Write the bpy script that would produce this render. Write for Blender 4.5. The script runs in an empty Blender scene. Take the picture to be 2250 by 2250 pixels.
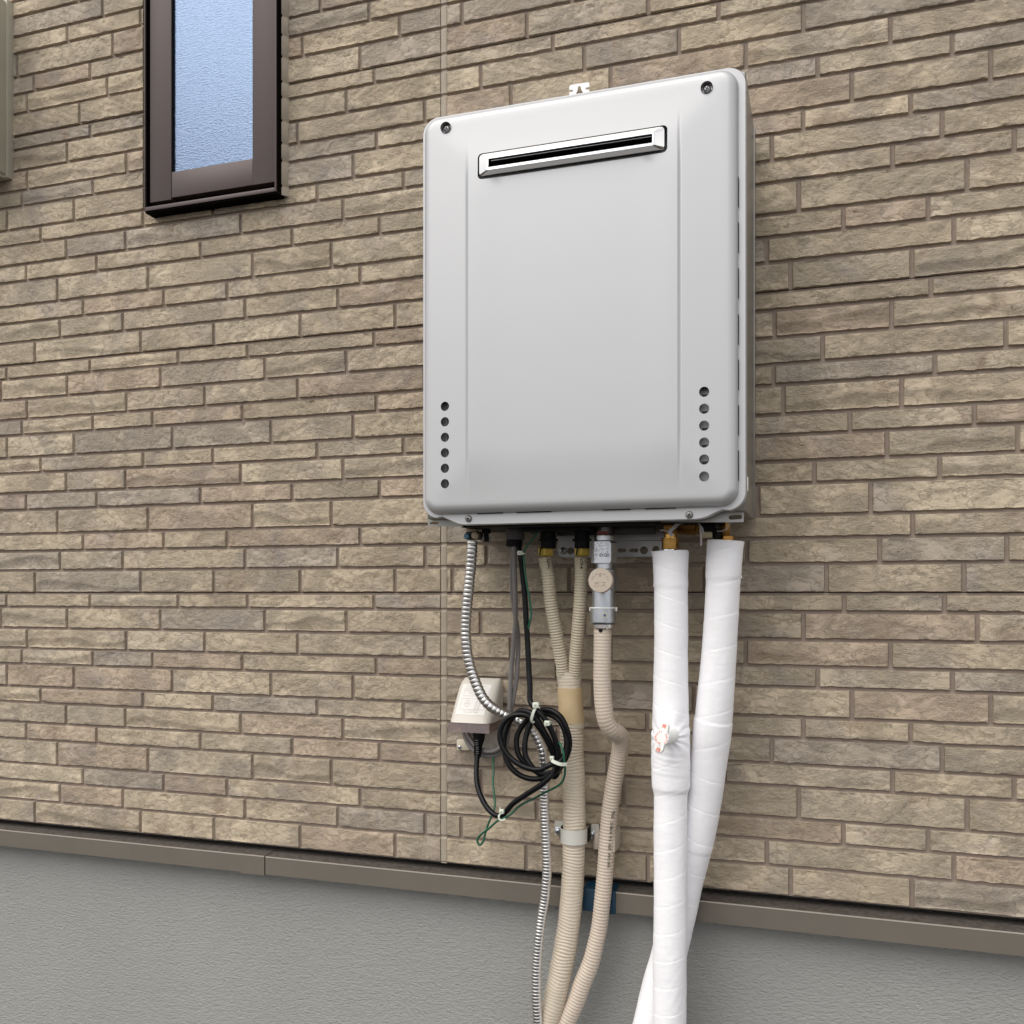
import bpy, bmesh, math, random
import numpy as np
from mathutils import Vector, Matrix, noise, geometry

# ------------------------------------------------------------------ camera, sky, sun, exposure
scene = bpy.context.scene
col = scene.collection
F_PX = 2083.0                                   # focal length in photo pixels (photo is 2250 wide)
TH = math.atan(692 / 2083.0)
S_, C_ = math.sin(TH), math.cos(TH)
H = 1.486                                       # camera to wall face, metres
EYE = 1.0
cd = bpy.data.cameras.new('camera'); cam = bpy.data.objects.new('camera', cd); col.objects.link(cam)
cam.location = (0, -H, EYE); cam.rotation_euler = (math.radians(90), 0, TH)
cd.sensor_width = 36; cd.lens = F_PX / 2250 * 36
cd.shift_y = (1301 - 1125) / 2250; cd.clip_start = .05; cd.clip_end = 400
scene.camera = cam

world = bpy.data.worlds.new("World"); scene.world = world; world.use_nodes = True
wt = world.node_tree; wn = wt.nodes; wl = wt.links
for n in list(wn): wn.remove(n)
wo = wn.new('ShaderNodeOutputWorld'); bg = wn.new('ShaderNodeBackground'); wl.new(bg.outputs[0], wo.inputs[0])
sky = wn.new('ShaderNodeTexSky'); sky.sky_type = 'NISHITA'; sky.sun_disc = False
SUN_EL, SUN_AZ = 54, 208                       # azimuth seen from above, clockwise from +Y
sky.sun_elevation = math.radians(SUN_EL); sky.sun_rotation = math.radians(SUN_AZ)
sky.air_density = 1.0; sky.dust_density = 1.5; sky.ozone_density = 1.0
tcw = wn.new('ShaderNodeTexCoord'); mpw = wn.new('ShaderNodeMapping'); mpw.inputs['Scale'].default_value = (1.2, 1.2, 2.6)
cn = wn.new('ShaderNodeTexNoise'); cn.inputs['Scale'].default_value = 2.2; cn.inputs['Detail'].default_value = 7; cn.inputs['Roughness'].default_value = .55
cr = wn.new('ShaderNodeMapRange'); cr.inputs[1].default_value = .36; cr.inputs[2].default_value = .56; cr.inputs[3].default_value = .35; cr.inputs[4].default_value = .92
mxw = wn.new('ShaderNodeMix'); mxw.data_type = 'RGBA'
wl.new(tcw.outputs['Generated'], mpw.inputs[0]); wl.new(mpw.outputs[0], cn.inputs['Vector']); wl.new(cn.outputs[0], cr.inputs[0])
wl.new(cr.outputs[0], mxw.inputs[0]); wl.new(sky.outputs[0], mxw.inputs[6]); mxw.inputs[7].default_value = (9.2, 9.0, 8.8, 1)
wl.new(mxw.outputs[2], bg.inputs[0]); bg.inputs[1].default_value = .078

sd = bpy.data.lights.new('sun', 'SUN'); sun = bpy.data.objects.new('sun', sd); col.objects.link(sun)
sd.energy = 1.4; sd.angle = math.radians(60); sd.color = (1, .96, .90)
az, el = math.radians(SUN_AZ), math.radians(SUN_EL)
sdir = Vector((math.sin(az) * math.cos(el), math.cos(az) * math.cos(el), math.sin(el)))
sun.rotation_euler = (-sdir).to_track_quat('-Z', 'Y').to_euler()
vs = scene.view_settings; vs.view_transform = 'Standard'; vs.look = 'None'; vs.gamma = 1; vs.use_curve_mapping = False
vs.exposure = .90
scene.render.engine = 'CYCLES'

# ------------------------------------------------------------------ measuring helpers
def P(u, v, p=0.0):
    """photo pixel + distance in front of the wall face -> world point"""
    x = (u - 1125) / F_PX; y = -(v - 1301) / F_PX
    t = (H - p) / (C_ + x * S_)
    return Vector((t * (-S_ + x * C_), -p, EYE + t * y))
def M(u, p):
    x = (u - 1125) / F_PX
    return F_PX / ((H - p) / (C_ + x * S_))      # pixels per metre
def z3(x, y, p): return (980 + x * .20704, 1120 + y * .20704, p)
def z4(x, y, p): return (950 + x * .20704, 1450 + y * .20704, p)
def z9(x, y, p): return (1090 + x * .1087, 1540 + y * .1087, p)
def z5(x, y, p): return (1400 + x * .13458, 1120 + y * .13458, p)

# ------------------------------------------------------------------ materials
MATS = {}
def nodes(m):
    m.use_nodes = True; return m.node_tree.nodes, m.node_tree.links
def mat(name, base, rough=.5, metal=0., var=0., vscale=20., bump=0., bscale=400., bdist=.0006, spec=.5, coat=0., emit=None, stretch=(1, 1, 1), var2=None):
    if name in MATS: return MATS[name]
    m = bpy.data.materials.new(name); N, L = nodes(m); b = N['Principled BSDF']
    b.inputs['Base Color'].default_value = (*base, 1); b.inputs['Roughness'].default_value = rough; b.inputs['Metallic'].default_value = metal
    b.inputs['Specular IOR Level'].default_value = spec; b.inputs['Coat Weight'].default_value = coat
    tc = N.new('ShaderNodeTexCoord'); mp = N.new('ShaderNodeMapping'); mp.inputs['Scale'].default_value = stretch
    L.new(tc.outputs['Object'], mp.inputs[0])
    if var:
        n = N.new('ShaderNodeTexNoise'); n.inputs['Scale'].default_value = vscale; n.inputs['Detail'].default_value = 6; n.inputs['Roughness'].default_value = .6
        L.new(mp.outputs[0], n.inputs['Vector'])
        r = N.new('ShaderNodeMapRange'); r.inputs[1].default_value = .3; r.inputs[2].default_value = .7
        L.new(n.outputs[0], r.inputs[0])
        x = N.new('ShaderNodeMix'); x.data_type = 'RGBA'
        c2 = var2 if var2 else tuple(c * (1 - var) for c in base)
        x.inputs[6].default_value = (*[min(1, c * (1 + var * .4)) for c in base], 1); x.inputs[7].default_value = (*c2, 1)
        L.new(r.outputs[0], x.inputs[0]); L.new(x.outputs[2], b.inputs['Base Color'])
        r2 = N.new('ShaderNodeMapRange'); r2.inputs[3].default_value = max(0, rough - .06); r2.inputs[4].default_value = min(1, rough + .1)
        L.new(n.outputs[0], r2.inputs[0]); L.new(r2.outputs[0], b.inputs['Roughness'])
    if bump:
        n2 = N.new('ShaderNodeTexNoise'); n2.inputs['Scale'].default_value = bscale; n2.inputs['Detail'].default_value = 5; n2.inputs['Roughness'].default_value = .6
        L.new(mp.outputs[0], n2.inputs['Vector'])
        bp = N.new('ShaderNodeBump'); bp.inputs['Strength'].default_value = bump; bp.inputs['Distance'].default_value = bdist
        L.new(n2.outputs[0], bp.inputs['Height']); L.new(bp.outputs[0], b.inputs['Normal'])
    if emit: b.inputs['Emission Color'].default_value = (*emit, 1); b.inputs['Emission Strength'].default_value = 1
    MATS[name] = m; return m

def brick_material():
    m = bpy.data.materials.new('siding_stone'); N, L = nodes(m); b = N['Principled BSDF']
    b.inputs['Roughness'].default_value = .85; b.inputs['Specular IOR Level'].default_value = .25
    tc = N.new('ShaderNodeTexCoord'); oi = N.new('ShaderNodeObjectInfo')
    cmb = N.new('ShaderNodeVectorMath'); cmb.operation = 'SCALE'; cmb.inputs[0].default_value = (37, 19, 53)
    L.new(oi.outputs['Random'], cmb.inputs['Scale'])
    ad = N.new('ShaderNodeVectorMath'); L.new(tc.outputs['Object'], ad.inputs[0]); L.new(cmb.outputs[0], ad.inputs[1])
    def ns(scale, det, rgh, dist=0.):
        n = N.new('ShaderNodeTexNoise'); n.inputs['Scale'].default_value = scale; n.inputs['Detail'].default_value = det
        n.inputs['Roughness'].default_value = rgh; n.inputs['Distortion'].default_value = dist; return n
    def rng(src, a, c, lo=0., hi=1.):
        r = N.new('ShaderNodeMapRange'); r.inputs[1].default_value = a; r.inputs[2].default_value = c; r.inputs[3].default_value = lo; r.inputs[4].default_value = hi
        L.new(src, r.inputs[0]); return r.outputs[0]
    def mixc(fac, a, bcol, mode='MIX'):
        x = N.new('ShaderNodeMix'); x.data_type = 'RGBA'; x.blend_type = mode
        if isinstance(fac, float): x.inputs[0].default_value = fac
        else: L.new(fac, x.inputs[0])
        for i, c in ((6, a), (7, bcol)):
            if isinstance(c, tuple): x.inputs[i].default_value = (*c, 1)
            else: L.new(c, x.inputs[i])
        return x.outputs[2]
    n1 = ns(9, 5, .6, .4); L.new(ad.outputs[0], n1.inputs['Vector'])
    n2 = ns(14, 5, .62, .6)
    ad2 = N.new('ShaderNodeVectorMath'); ad2.inputs[1].default_value = (11, 7, 3); L.new(ad.outputs[0], ad2.inputs[0]); L.new(ad2.outputs[0], n2.inputs['Vector'])
    n3 = ns(190, 7, .78, .2); L.new(ad.outputs[0], n3.inputs['Vector'])
    c = mixc(rng(n1.outputs[0], .52, .68, 0., .60), oi.outputs['Color'], GREYC)
    c = mixc(rng(n2.outputs[0], .58, .72, 0., .55), c, PINKC)
    c = mixc(rng(n3.outputs[0], .42, .28, 0., .50), c, (.15, .118, .08))
    c = mixc(rng(n3.outputs[0], .56, .70, 0., .32), c, (.68, .61, .48))
    L.new(c, b.inputs['Base Color'])
    # fine relief
    mp = N.new('ShaderNodeMapping'); mp.inputs['Scale'].default_value = (1, 1, 1.7); L.new(ad.outputs[0], mp.inputs[0])
    n4 = ns(360, 5, .8, .15); L.new(mp.outputs[0], n4.inputs['Vector'])
    n5 = ns(135, 6, .74, .25); L.new(mp.outputs[0], n5.inputs['Vector'])
    def math_(op, a_, b_=None, clamp=False):
        q = N.new('ShaderNodeMath'); q.operation = op; q.use_clamp = clamp
        for i, z in enumerate((a_, b_)):
            if z is None: continue
            if isinstance(z, (int, float)): q.inputs[i].default_value = z
            else: L.new(z, q.inputs[i])
        return q.outputs[0]
    n7 = ns(16, 3, .5, .3); L.new(ad2.outputs[0], n7.inputs['Vector'])
    rough_mask = rng(n7.outputs[0], .38, .60, .30, 1.0)
    n6 = ns(30, 6, .66, .35); L.new(mp.outputs[0], n6.inputs['Vector'])
    crack = rng(math_('ABSOLUTE', math_('SUBTRACT', n6.outputs[0], .5)), 0., .022, -1.3, 0.)
    crack2 = rng(n6.outputs[0], .47, .60, 0., 1.1)
    body = math_('ADD', n4.outputs[0], math_('MULTIPLY', n5.outputs[0], 1.9))
    hsum = math_('ADD', math_('ADD', math_('MULTIPLY', body, rough_mask), math_('MULTIPLY', crack, .20)), math_('MULTIPLY', crack2, .14))
    class ma: outputs = [hsum]
    bp = N.new('ShaderNodeBump'); bp.inputs['Strength'].default_value = 1.0; bp.inputs['Distance'].default_value = .0032
    L.new(ma.outputs[0], bp.inputs['Height']); L.new(bp.outputs[0], b.inputs['Normal'])
    return m
TANC = [(.53, .442, .325), (.55, .465, .345), (.51, .425, .312), (.52, .44, .33), (.48, .402, .30), (.50, .40, .30), (.45, .385, .31), (.54, .45, .33)]
GREYC = (.35, .302, .275)
PINKC = (.38, .275, .20)
M_BRICK = brick_material()
M_MORTAR = mat('mortar_coat', (.285, .228, .188), .9, var=.18, vscale=60, bump=.5, bscale=900, bdist=.0004)
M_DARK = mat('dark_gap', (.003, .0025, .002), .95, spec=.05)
M_CAULK = mat('sealant', (.335, .285, .222), .6, var=.12, vscale=30)
M_PAINT = mat('silver_paint', (.465, .47, .48), .42, metal=.32, bump=.08, bscale=2500, bdist=.0001, spec=.5)
M_PAINT_SHADE = mat('silver_paint_shade', (.27, .265, .25), .36, metal=.6, bump=.06, bscale=2000, bdist=.0001)  # silver paint again, darkened so its colour carries the case's shade
M_CHROME = mat('polished_steel', (.80, .79, .77), .13, metal=1)
M_STEEL = mat('flex_steel', (.66, .645, .63), .32, metal=1)
M_ZINC = mat('zinc', (.60, .63, .68), .35, metal=1, var=.25, vscale=90, stretch=(1, 1, .2))
M_SCREW = mat('screw_steel', (.34, .34, .35), .34, metal=1)
M_BLACK = mat('black_plastic', (.005, .005, .0055), .6, spec=.15)
M_CABLE = mat('black_cable', (.004, .004, .005), .36, spec=.22)
M_GREYC = mat('grey_cable', (.19, .18, .178), .5)
M_GREEN = mat('green_wire', (.006, .085, .045), .4)
M_BEIGE = mat('beige_hose', (.56, .49, .37), .5, var=.10, vscale=15)
M_PINKB = mat('pink_beige_hose', (.56, .475, .39), .42, var=.10, vscale=14)
M_WRAP = mat('beige_wrap', (.58, .505, .40), .5, var=.10, vscale=25)
M_TAN = mat('tan_tape', (.56, .425, .245), .6, var=.08, vscale=60, bump=.15, bscale=800)
M_WTAPE = mat('white_tape', (.93, .925, .95), .55, var=.05, vscale=12, bump=.25, bscale=55, bdist=.002, stretch=(1, 1, 3))
M_WPLAST = mat('white_plastic', (.90, .90, .87), .35)
M_TIE = mat('cable_tie', (.66, .70, .60), .35)
M_BRASS = mat('brass', (.46, .26, .075), .25, metal=1)
M_YELLOW = mat('yellow_brass', (.36, .25, .03), .4, metal=.35)
M_COVER = mat('outlet_cover', (.56, .53, .47), .45)
M_LABELW = mat('printed_label', (.68, .665, .63), .5)
M_INK = mat('ink_grey', (.36, .35, .34), .6)
M_INKB = mat('ink_dark', (.03, .035, .07), .6)
M_INKR = mat('ink_red', (.80, .13, .05), .6)
M_BOX = mat('beige_box', (.40, .375, .30), .5, var=.05, vscale=12)
M_BRONZE = mat('bronze_frame', (.072, .052, .050), .45, metal=.25, bump=.05, bscale=1800, bdist=.0001)
M_FLASH = mat('flashing', (.150, .131, .108), .5, metal=.1, var=.12, vscale=9)
M_DUST = mat('dusty_flashing', (.075, .062, .052), .8, var=.55, vscale=120)
M_BLUE = mat('blue_tape', (.008, .042, .080), .4, var=.2, vscale=50)
M_BLUEL = mat('blue_lever', (.05, .16, .25), .4)
M_KNOB = mat('beige_knob', (.42, .35, .24), .5)
M_CAPG = mat('gas_cap', (.58, .495, .40), .55)
M_REDL = mat('dark_red_tag', (.20, .03, .025), .5)

def stucco():
    m = bpy.data.materials.new('foundation_render'); N, L = nodes(m); b = N['Principled BSDF']; b.inputs['Roughness'].default_value = .8
    b.inputs['Specular IOR Level'].default_value = .35
    tc = N.new('ShaderNodeTexCoord'); mp = N.new('ShaderNodeMapping'); mp.inputs['Rotation'].default_value = (0, math.radians(28), 0); mp.inputs['Scale'].default_value = (.8, 1, 1.8)
    L.new(tc.outputs['Object'], mp.inputs[0])
    n = N.new('ShaderNodeTexNoise'); n.inputs['Scale'].default_value = 170; n.inputs['Detail'].default_value = 5; n.inputs['Roughness'].default_value = .6; n.inputs['Distortion'].default_value = .6
    L.new(mp.outputs[0], n.inputs['Vector'])
    n2 = N.new('ShaderNodeTexNoise'); n2.inputs['Scale'].default_value = 5; n2.inputs['Detail'].default_value = 6; L.new(tc.outputs['Object'], n2.inputs['Vector'])
    x = N.new('ShaderNodeMix'); x.data_type = 'RGBA'; x.inputs[6].default_value = (.30, .302, .288, 1); x.inputs[7].default_value = (.345, .345, .330, 1)
    L.new(n2.outputs[0], x.inputs[0]); L.new(x.outputs[2], b.inputs['Base Color'])
    bp = N.new('ShaderNodeBump'); bp.inputs['Strength'].default_value = 1; bp.inputs['Distance'].default_value = .0032
    L.new(n.outputs[0], bp.inputs['Height']); L.new(bp.outputs[0], b.inputs['Normal'])
    return m
M_STUCCO = stucco()
def window_glass():
    m = bpy.data.materials.new('rippled_glass'); N, L = nodes(m); b = N['Principled BSDF']
    N.remove(b); b = N.new('ShaderNodeBsdfRefraction') if False else N.new('ShaderNodeBsdfTransparent'); b.inputs[0].default_value = (.72, .78, .84, 1)
    g = N.new('ShaderNodeBsdfGlossy'); g.inputs['Color'].default_value = (.165, .215, .31, 1); g.inputs['Roughness'].default_value = .22
    mx = N.new('ShaderNodeMixShader'); mx.inputs[0].default_value = .76
    tc = N.new('ShaderNodeTexCoord'); mp = N.new('ShaderNodeMapping'); mp.inputs['Scale'].default_value = (.55, 1, 2.0); mp.inputs['Rotation'].default_value = (0, math.radians(8), 0)
    L.new(tc.outputs['Object'], mp.inputs[0])
    n = N.new('ShaderNodeTexNoise'); n.inputs['Scale'].default_value = 190; n.inputs['Detail'].default_value = 2; n.inputs['Distortion'].default_value = .8; L.new(mp.outputs[0], n.inputs['Vector'])
    bp = N.new('ShaderNodeBump'); bp.inputs['Strength'].default_value = .42; bp.inputs['Distance'].default_value = .0010; L.new(n.outputs[0], bp.inputs['Height'])
    L.new(bp.outputs[0], g.inputs['Normal'])
    L.new(b.outputs[0], mx.inputs[1]); L.new(g.outputs[0], mx.inputs[2]); L.new(mx.outputs[0], N['Material Output'].inputs[0])
    return m
M_GLASS = window_glass()
def smoke_plastic():
    m = bpy.data.materials.new('smoked_plastic'); N, L = nodes(m); b = N['Principled BSDF']
    b.inputs['Base Color'].default_value = (.44, .39, .40, 1); b.inputs['Roughness'].default_value = .15
    t = N.new('ShaderNodeBsdfTransparent'); t.inputs[0].default_value = (.80, .70, .62, 1)
    mx = N.new('ShaderNodeMixShader'); mx.inputs[0].default_value = .34
    L.new(t.outputs[0], mx.inputs[1]); L.new(b.outputs[0], mx.inputs[2]); L.new(mx.outputs[0], N['Material Output'].inputs[0])
    return m
M_SMOKE = smoke_plastic()

# ------------------------------------------------------------------ object helpers
def tag(o, label=None, cat=None, group=None, kind=None):
    if label: o['label'] = label
    if cat: o['category'] = cat
    if group: o['group'] = group
    if kind: o['kind'] = kind
    return o
def empty(name, loc, label, cat, group=None):
    o = bpy.data.objects.new(name, None); col.objects.link(o); o.location = loc; o.empty_display_size = .02
    tag(o, label, cat, group); bpy.context.view_layer.update(); return o
def link(name, me, m, parent=None):
    """mesh data is in world coordinates; keep it so under a parent that sits elsewhere"""
    o = bpy.data.objects.new(name, me)
    if isinstance(m, (list, tuple)):
        for q in m: me.materials.append(q)
    elif m: me.materials.append(m)
    col.objects.link(o)
    if parent is not None:
        o.parent = parent
        o.matrix_parent_inverse = wmat(parent).inverted()
    return o
def wmat(o):
    mt = o.matrix_basis.copy()
    if o.parent: mt = wmat(o.parent) @ o.matrix_parent_inverse @ mt
    return mt
def mesh(name, verts, faces, m, parent=None, smooth=False, angle=None, mi=None):
    me = bpy.data.meshes.new(name); me.from_pydata([tuple(v) for v in verts], [], faces); me.update()
    if smooth or angle:
        me.polygons.foreach_set('use_smooth', [True] * len(me.polygons))
        if angle: me.set_sharp_from_angle(angle=math.radians(angle))
    if mi is not None: me.polygons.foreach_set('material_index', mi)
    return link(name, me, m, parent)
class MB:
    def __init__(s): s.v = []; s.f = []
    def add(s, vs, fs):
        k = len(s.v); s.v += [tuple(v) for v in vs]; s.f += [tuple(i + k for i in f) for f in fs]
    def box(s, x0, x1, y0, y1, z0, z1):
        s.add([(x, y, z) for x in (x0, x1) for y in (y0, y1) for z in (z0, z1)],
              [(0, 1, 3, 2), (4, 6, 7, 5), (0, 4, 5, 1), (2, 3, 7, 6), (0, 2, 6, 4), (1, 5, 7, 3)])
    def bbox(s, x0, x1, y0, y1, z0, z1, b=.001):
        bm = bmesh.new(); bmesh.ops.create_cube(bm, size=1)
        for v in bm.verts: v.co = Vector(((x0 + x1) / 2 + v.co.x * (x1 - x0), (y0 + y1) / 2 + v.co.y * (y1 - y0), (z0 + z1) / 2 + v.co.z * (z1 - z0)))
        bmesh.ops.bevel(bm, geom=list(bm.edges), offset=b, segments=2, affect='EDGES', profile=.5)
        bm.verts.ensure_lookup_table()
        s.add([v.co[:] for v in bm.verts], [tuple(v.index for v in f.verts) for f in bm.faces]); bm.free()
    def lathe(s, base, axis, prof, seg=24, caps=True):
        axis = Vector(axis).normalized(); a = axis.orthogonal().normalized()
        if abs(axis.z) < .99: a = axis.cross(Vector((0, 0, 1))).normalized()
        b = axis.cross(a); base = Vector(base); vs = []; fs = []
        for (r, h) in prof:
            for i in range(seg):
                t = 2 * math.pi * i / seg; vs.append(base + axis * h + (a * math.cos(t) + b * math.sin(t)) * r)
        for j in range(len(prof) - 1):
            for i in range(seg):
                k = (i + 1) % seg; fs.append((j * seg + i, j * seg + k, (j + 1) * seg + k, (j + 1) * seg + i))
        if caps: fs.append(tuple(range(seg))[::-1]); fs.append(tuple((len(prof) - 1) * seg + i for i in range(seg)))
        s.add(vs, fs)
    def prism(s, poly, y0, y1):
        """poly: list of (x, z); extruded along y"""
        n = len(poly); s.add([(x, y0, z) for x, z in poly] + [(x, y1, z) for x, z in poly],
              [tuple(range(n)), tuple(range(2 * n - 1, n - 1, -1))] + [(i, i + n, (i + 1) % n + n, (i + 1) % n) for i in range(n)])
    def build(s, name, m, parent=None, angle=35, mi=None, fixn=True):
        o = mesh(name, s.v, s.f, m, parent, mi=mi)
        if fixn:
            bm = bmesh.new(); bm.from_mesh(o.data); bmesh.ops.recalc_face_normals(bm, faces=bm.faces); bm.to_mesh(o.data); bm.free()
        if angle:
            o.data.polygons.foreach_set('use_smooth', [True] * len(o.data.polygons)); o.data.set_sharp_from_angle(angle=math.radians(angle))
        return o
def lathe_obj(name, base, axis, prof, m, parent=None, seg=28, angle=35, caps=True):
    b = MB(); b.lathe(base, axis, prof, seg, caps); return b.build(name, m, parent, angle)

def catmull(pts, per=14, closed=False):
    out = []; n = len(pts)
    for i in range(n - 1):
        p0 = pts[max(i - 1, 0)]; p1 = pts[i]; p2 = pts[i + 1]; p3 = pts[min(i + 2, n - 1)]
        # centripetal-ish knot spacing
        d1 = max(sum((a - b) ** 2 for a, b in zip(p1, p2)) ** .25, 1e-5); d0 = max(sum((a - b) ** 2 for a, b in zip(p0, p1)) ** .25, d1 * .3); d2 = max(sum((a - b) ** 2 for a, b in zip(p2, p3)) ** .25, d1 * .3)
        for k in range(per):
            t = k / per; q = []
            for a, b, c, d in zip(p0, p1, p2, p3):
                m1 = (c - b) + d1 * ((b - a) / d0 - (c - a) / (d0 + d1)) if i else (c - b)
                m2 = (c - b) + d1 * ((d - c) / d2 - (d - b) / (d1 + d2)) if i < n - 2 else (c - b)
                q.append((2 * t ** 3 - 3 * t ** 2 + 1) * b + (t ** 3 - 2 * t ** 2 + t) * m1 + (-2 * t ** 3 + 3 * t ** 2) * c + (t ** 3 - t ** 2) * m2)
            out.append(q)
    out.append(list(pts[-1])); return out
def sweep(ctrl, step, seg=16, prof=None, r0=None, raw=False):
    """ctrl: (u, v, p, width_px) measured points, or raw (x, y, z, r); returns verts, faces and the centre line"""
    if raw: c4 = [tuple(c) for c in ctrl]
    else:
        c4 = []
        for c in ctrl:
            q = P(c[0], c[1], c[2]); r = r0 if r0 else c[3] / 2 / M(c[0], c[2]); c4.append((q.x, q.y, q.z, r))
    d = np.array(catmull(c4)); L = np.concatenate([[0], np.cumsum(np.linalg.norm(np.diff(d[:, :3], axis=0), axis=1))])
    n = max(2, int(L[-1] / step)); s = np.linspace(0, L[-1], n + 1)
    pts = np.stack([np.interp(s, L, d[:, i]) for i in range(4)], 1)
    T = np.gradient(pts[:, :3], axis=0); T /= np.linalg.norm(T, axis=1)[:, None]
    ref = Vector((0, -1, 0)); t0 = Vector(T[0]); a = (ref - t0 * ref.dot(t0)).normalized()
    vs = []; fs = []
    for i in range(n + 1):
        t = Vector(T[i]); a = (a - t * a.dot(t)).normalized(); b = t.cross(a); c = Vector(pts[i, :3])
        for k in range(seg):
            ph = 2 * math.pi * k / seg
            r = pts[i, 3] + (prof(s[i], ph, L[-1]) if prof else 0)
            vs.append(c + (a * math.cos(ph) + b * math.sin(ph)) * r)
    for i in range(n):
        for k in range(seg):
            j = (k + 1) % seg; fs.append((i * seg + k, i * seg + j, (i + 1) * seg + j, (i + 1) * seg + k))
    fs.append(tuple(range(seg))); fs.append(tuple(n * seg + k for k in range(seg - 1, -1, -1)))
    return vs, fs, pts
def tube(name, ctrl, m, parent=None, step=.004, seg=14, prof=None, r0=None, raw=False):
    vs, fs, _ = sweep(ctrl, step, seg, prof, r0, raw)
    fs = [f[::-1] for f in fs]
    return mesh(name, vs, fs, m, parent, smooth=True)
def rrect(x0, x1, z0, z1, r, n=8):
    out = []
    for cx, cz, a0 in ((x1 - r, z1 - r, 0), (x0 + r, z1 - r, 90), (x0 + r, z0 + r, 180), (x1 - r, z0 + r, 270)):
        for k in range(n + 1):
            a = math.radians(a0 + 90 * k / n); out.append((cx + r * math.cos(a), cz + r * math.sin(a)))
    return out
def circle(x, z, r, n=20, ax=1.): return [(x + r * ax * math.cos(2 * math.pi * k / n), z + r * math.sin(2 * math.pi * k / n)) for k in range(n)]
def inside(pt, poly):
    x, y = pt; c = False; j = len(poly) - 1
    for i in range(len(poly)):
        xi, yi = poly[i]; xj, yj = poly[j]
        if (yi > y) != (yj > y) and x < (xj - xi) * (y - yi) / (yj - yi) + xi: c = not c
        j = i
    return c
def plate(name, outline, holes, y_front, thick, m, parent=None, extra=(), yfun=None, angle=35):
    """a sheet in the x-z plane with real openings and real thickness"""
    vs = [Vector(p) for p in outline]; ed = []; n = len(vs)
    ed += [(i, (i + 1) % n) for i in range(n)]
    for h in holes:
        k = len(vs); vs += [Vector(p) for p in h]; ed += [(k + i, k + (i + 1) % len(h)) for i in range(len(h))]
    vs += [Vector(p) for p in extra if inside(p, outline) and not any(inside(p, h) for h in holes)]
    r = geometry.delaunay_2d_cdt(vs, ed, [], 0, 1e-7)
    V = [(v.x, v.y) for v in r[0]]; F = []
    for f in r[2]:
        cx = sum(V[i][0] for i in f) / len(f); cz = sum(V[i][1] for i in f) / len(f)
        if inside((cx, cz), outline) and not any(inside((cx, cz), h) for h in holes): F.append(tuple(f))
    yf = (lambda x, z: y_front) if yfun is None else yfun
    nV = len(V)
    front = [(x, yf(x, z), z) for x, z in V]; back = [(x, yf(x, z) + thick, z) for x, z in V]
    cnt = {}
    for f in F:
        for i in range(len(f)):
            e = (f[i], f[(i + 1) % len(f)]); cnt[tuple(sorted(e))] = cnt.get(tuple(sorted(e)), []) + [e]
    rim = [e[0] for e in cnt.values() if len(e) == 1]
    faces = list(F) + [tuple(i + nV for i in f[::-1]) for f in F] + [(b, a, a + nV, b + nV) for a, b in rim]
    o = mesh(name, front + back, faces, m, parent)
    bm = bmesh.new(); bm.from_mesh(o.data); bmesh.ops.recalc_face_normals(bm, faces=bm.faces); bm.to_mesh(o.data); bm.free()
    o.data.polygons.foreach_set('use_smooth', [True] * len(o.data.polygons)); o.data.set_sharp_from_angle(angle=math.radians(angle))
    return o
def text_mesh(name, body, size, mt, m, parent=None, ext=.0002, bold=0.0, align='LEFT'):
    cu = bpy.data.curves.new(name, 'FONT'); cu.body = body; cu.size = size; cu.extrude = ext; cu.offset = bold; cu.align_x = align; cu.resolution_u = 3
    t = bpy.data.objects.new(name, cu); col.objects.link(t)
    bpy.context.view_layer.update(); dg = bpy.context.evaluated_depsgraph_get()
    me = bpy.data.meshes.new_from_object(t.evaluated_get(dg)); bpy.data.objects.remove(t)
    me.transform(mt); return link(name, me, m, parent)
def frame_mat(o, right, up):
    """matrix: x -> right, y -> up, z -> outwards"""
    right = Vector(right).normalized(); nrm = right.cross(Vector(up)).normalized(); up = nrm.cross(right)
    return Matrix(((right.x, up.x, nrm.x, o[0]), (right.y, up.y, nrm.y, o[1]), (right.z, up.z, nrm.z, o[2]), (0, 0, 0, 1)))
def cross_screw(parent, c, r, m=M_SCREW, name='screw', washer=None, nrm=(0, -1, 0)):
    nrm = Vector(nrm).normalized()
    s = lathe_obj(name, Vector(c), nrm, [(r, 0), (r, r * .22), (r * .86, r * .48), (r * .55, r * .66), (r * .2, r * .72), (.0001, r * .72)], m, parent, 24)
    b = MB(); a = nrm.cross(Vector((0, 0, 1))).normalized(); up = a.cross(nrm); k = Vector(c) + nrm * r * .72
    for ang in (.5, .5 + math.pi / 2):
        d = a * math.cos(ang) + up * math.sin(ang); e = nrm.cross(d)
        b.add([k + d * r * .45 * i + e * r * .1 * j + nrm * (h * .0002) for i in (-1, 1) for j in (-1, 1) for h in (-2, 1)],
              [(0, 1, 3, 2), (4, 6, 7, 5), (0, 4, 5, 1), (2, 3, 7, 6), (0, 2, 6, 4), (1, 5, 7, 3)])
    b.build('screw_slot', M_BLACK, s, angle=None)
    if washer: lathe_obj('washer', Vector(c) - nrm * .0006, nrm, [(washer, 0), (washer, .0005), (washer * .9, .0009), (r, .0009)], m if m is not M_SCREW else M_ZINC, parent, 28)
    return s

# ------------------------------------------------------------------ ground
g = MB(); g.box(-60, 60, -60, 40, -.3, 0.0)
M_GROUND = mat('gravel_ground', (.048, .040, .033), .9, var=.5, vscale=40, bump=.8, bscale=60, bdist=.01)
tag(g.build('ground', M_GROUND), kind='structure')

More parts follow.
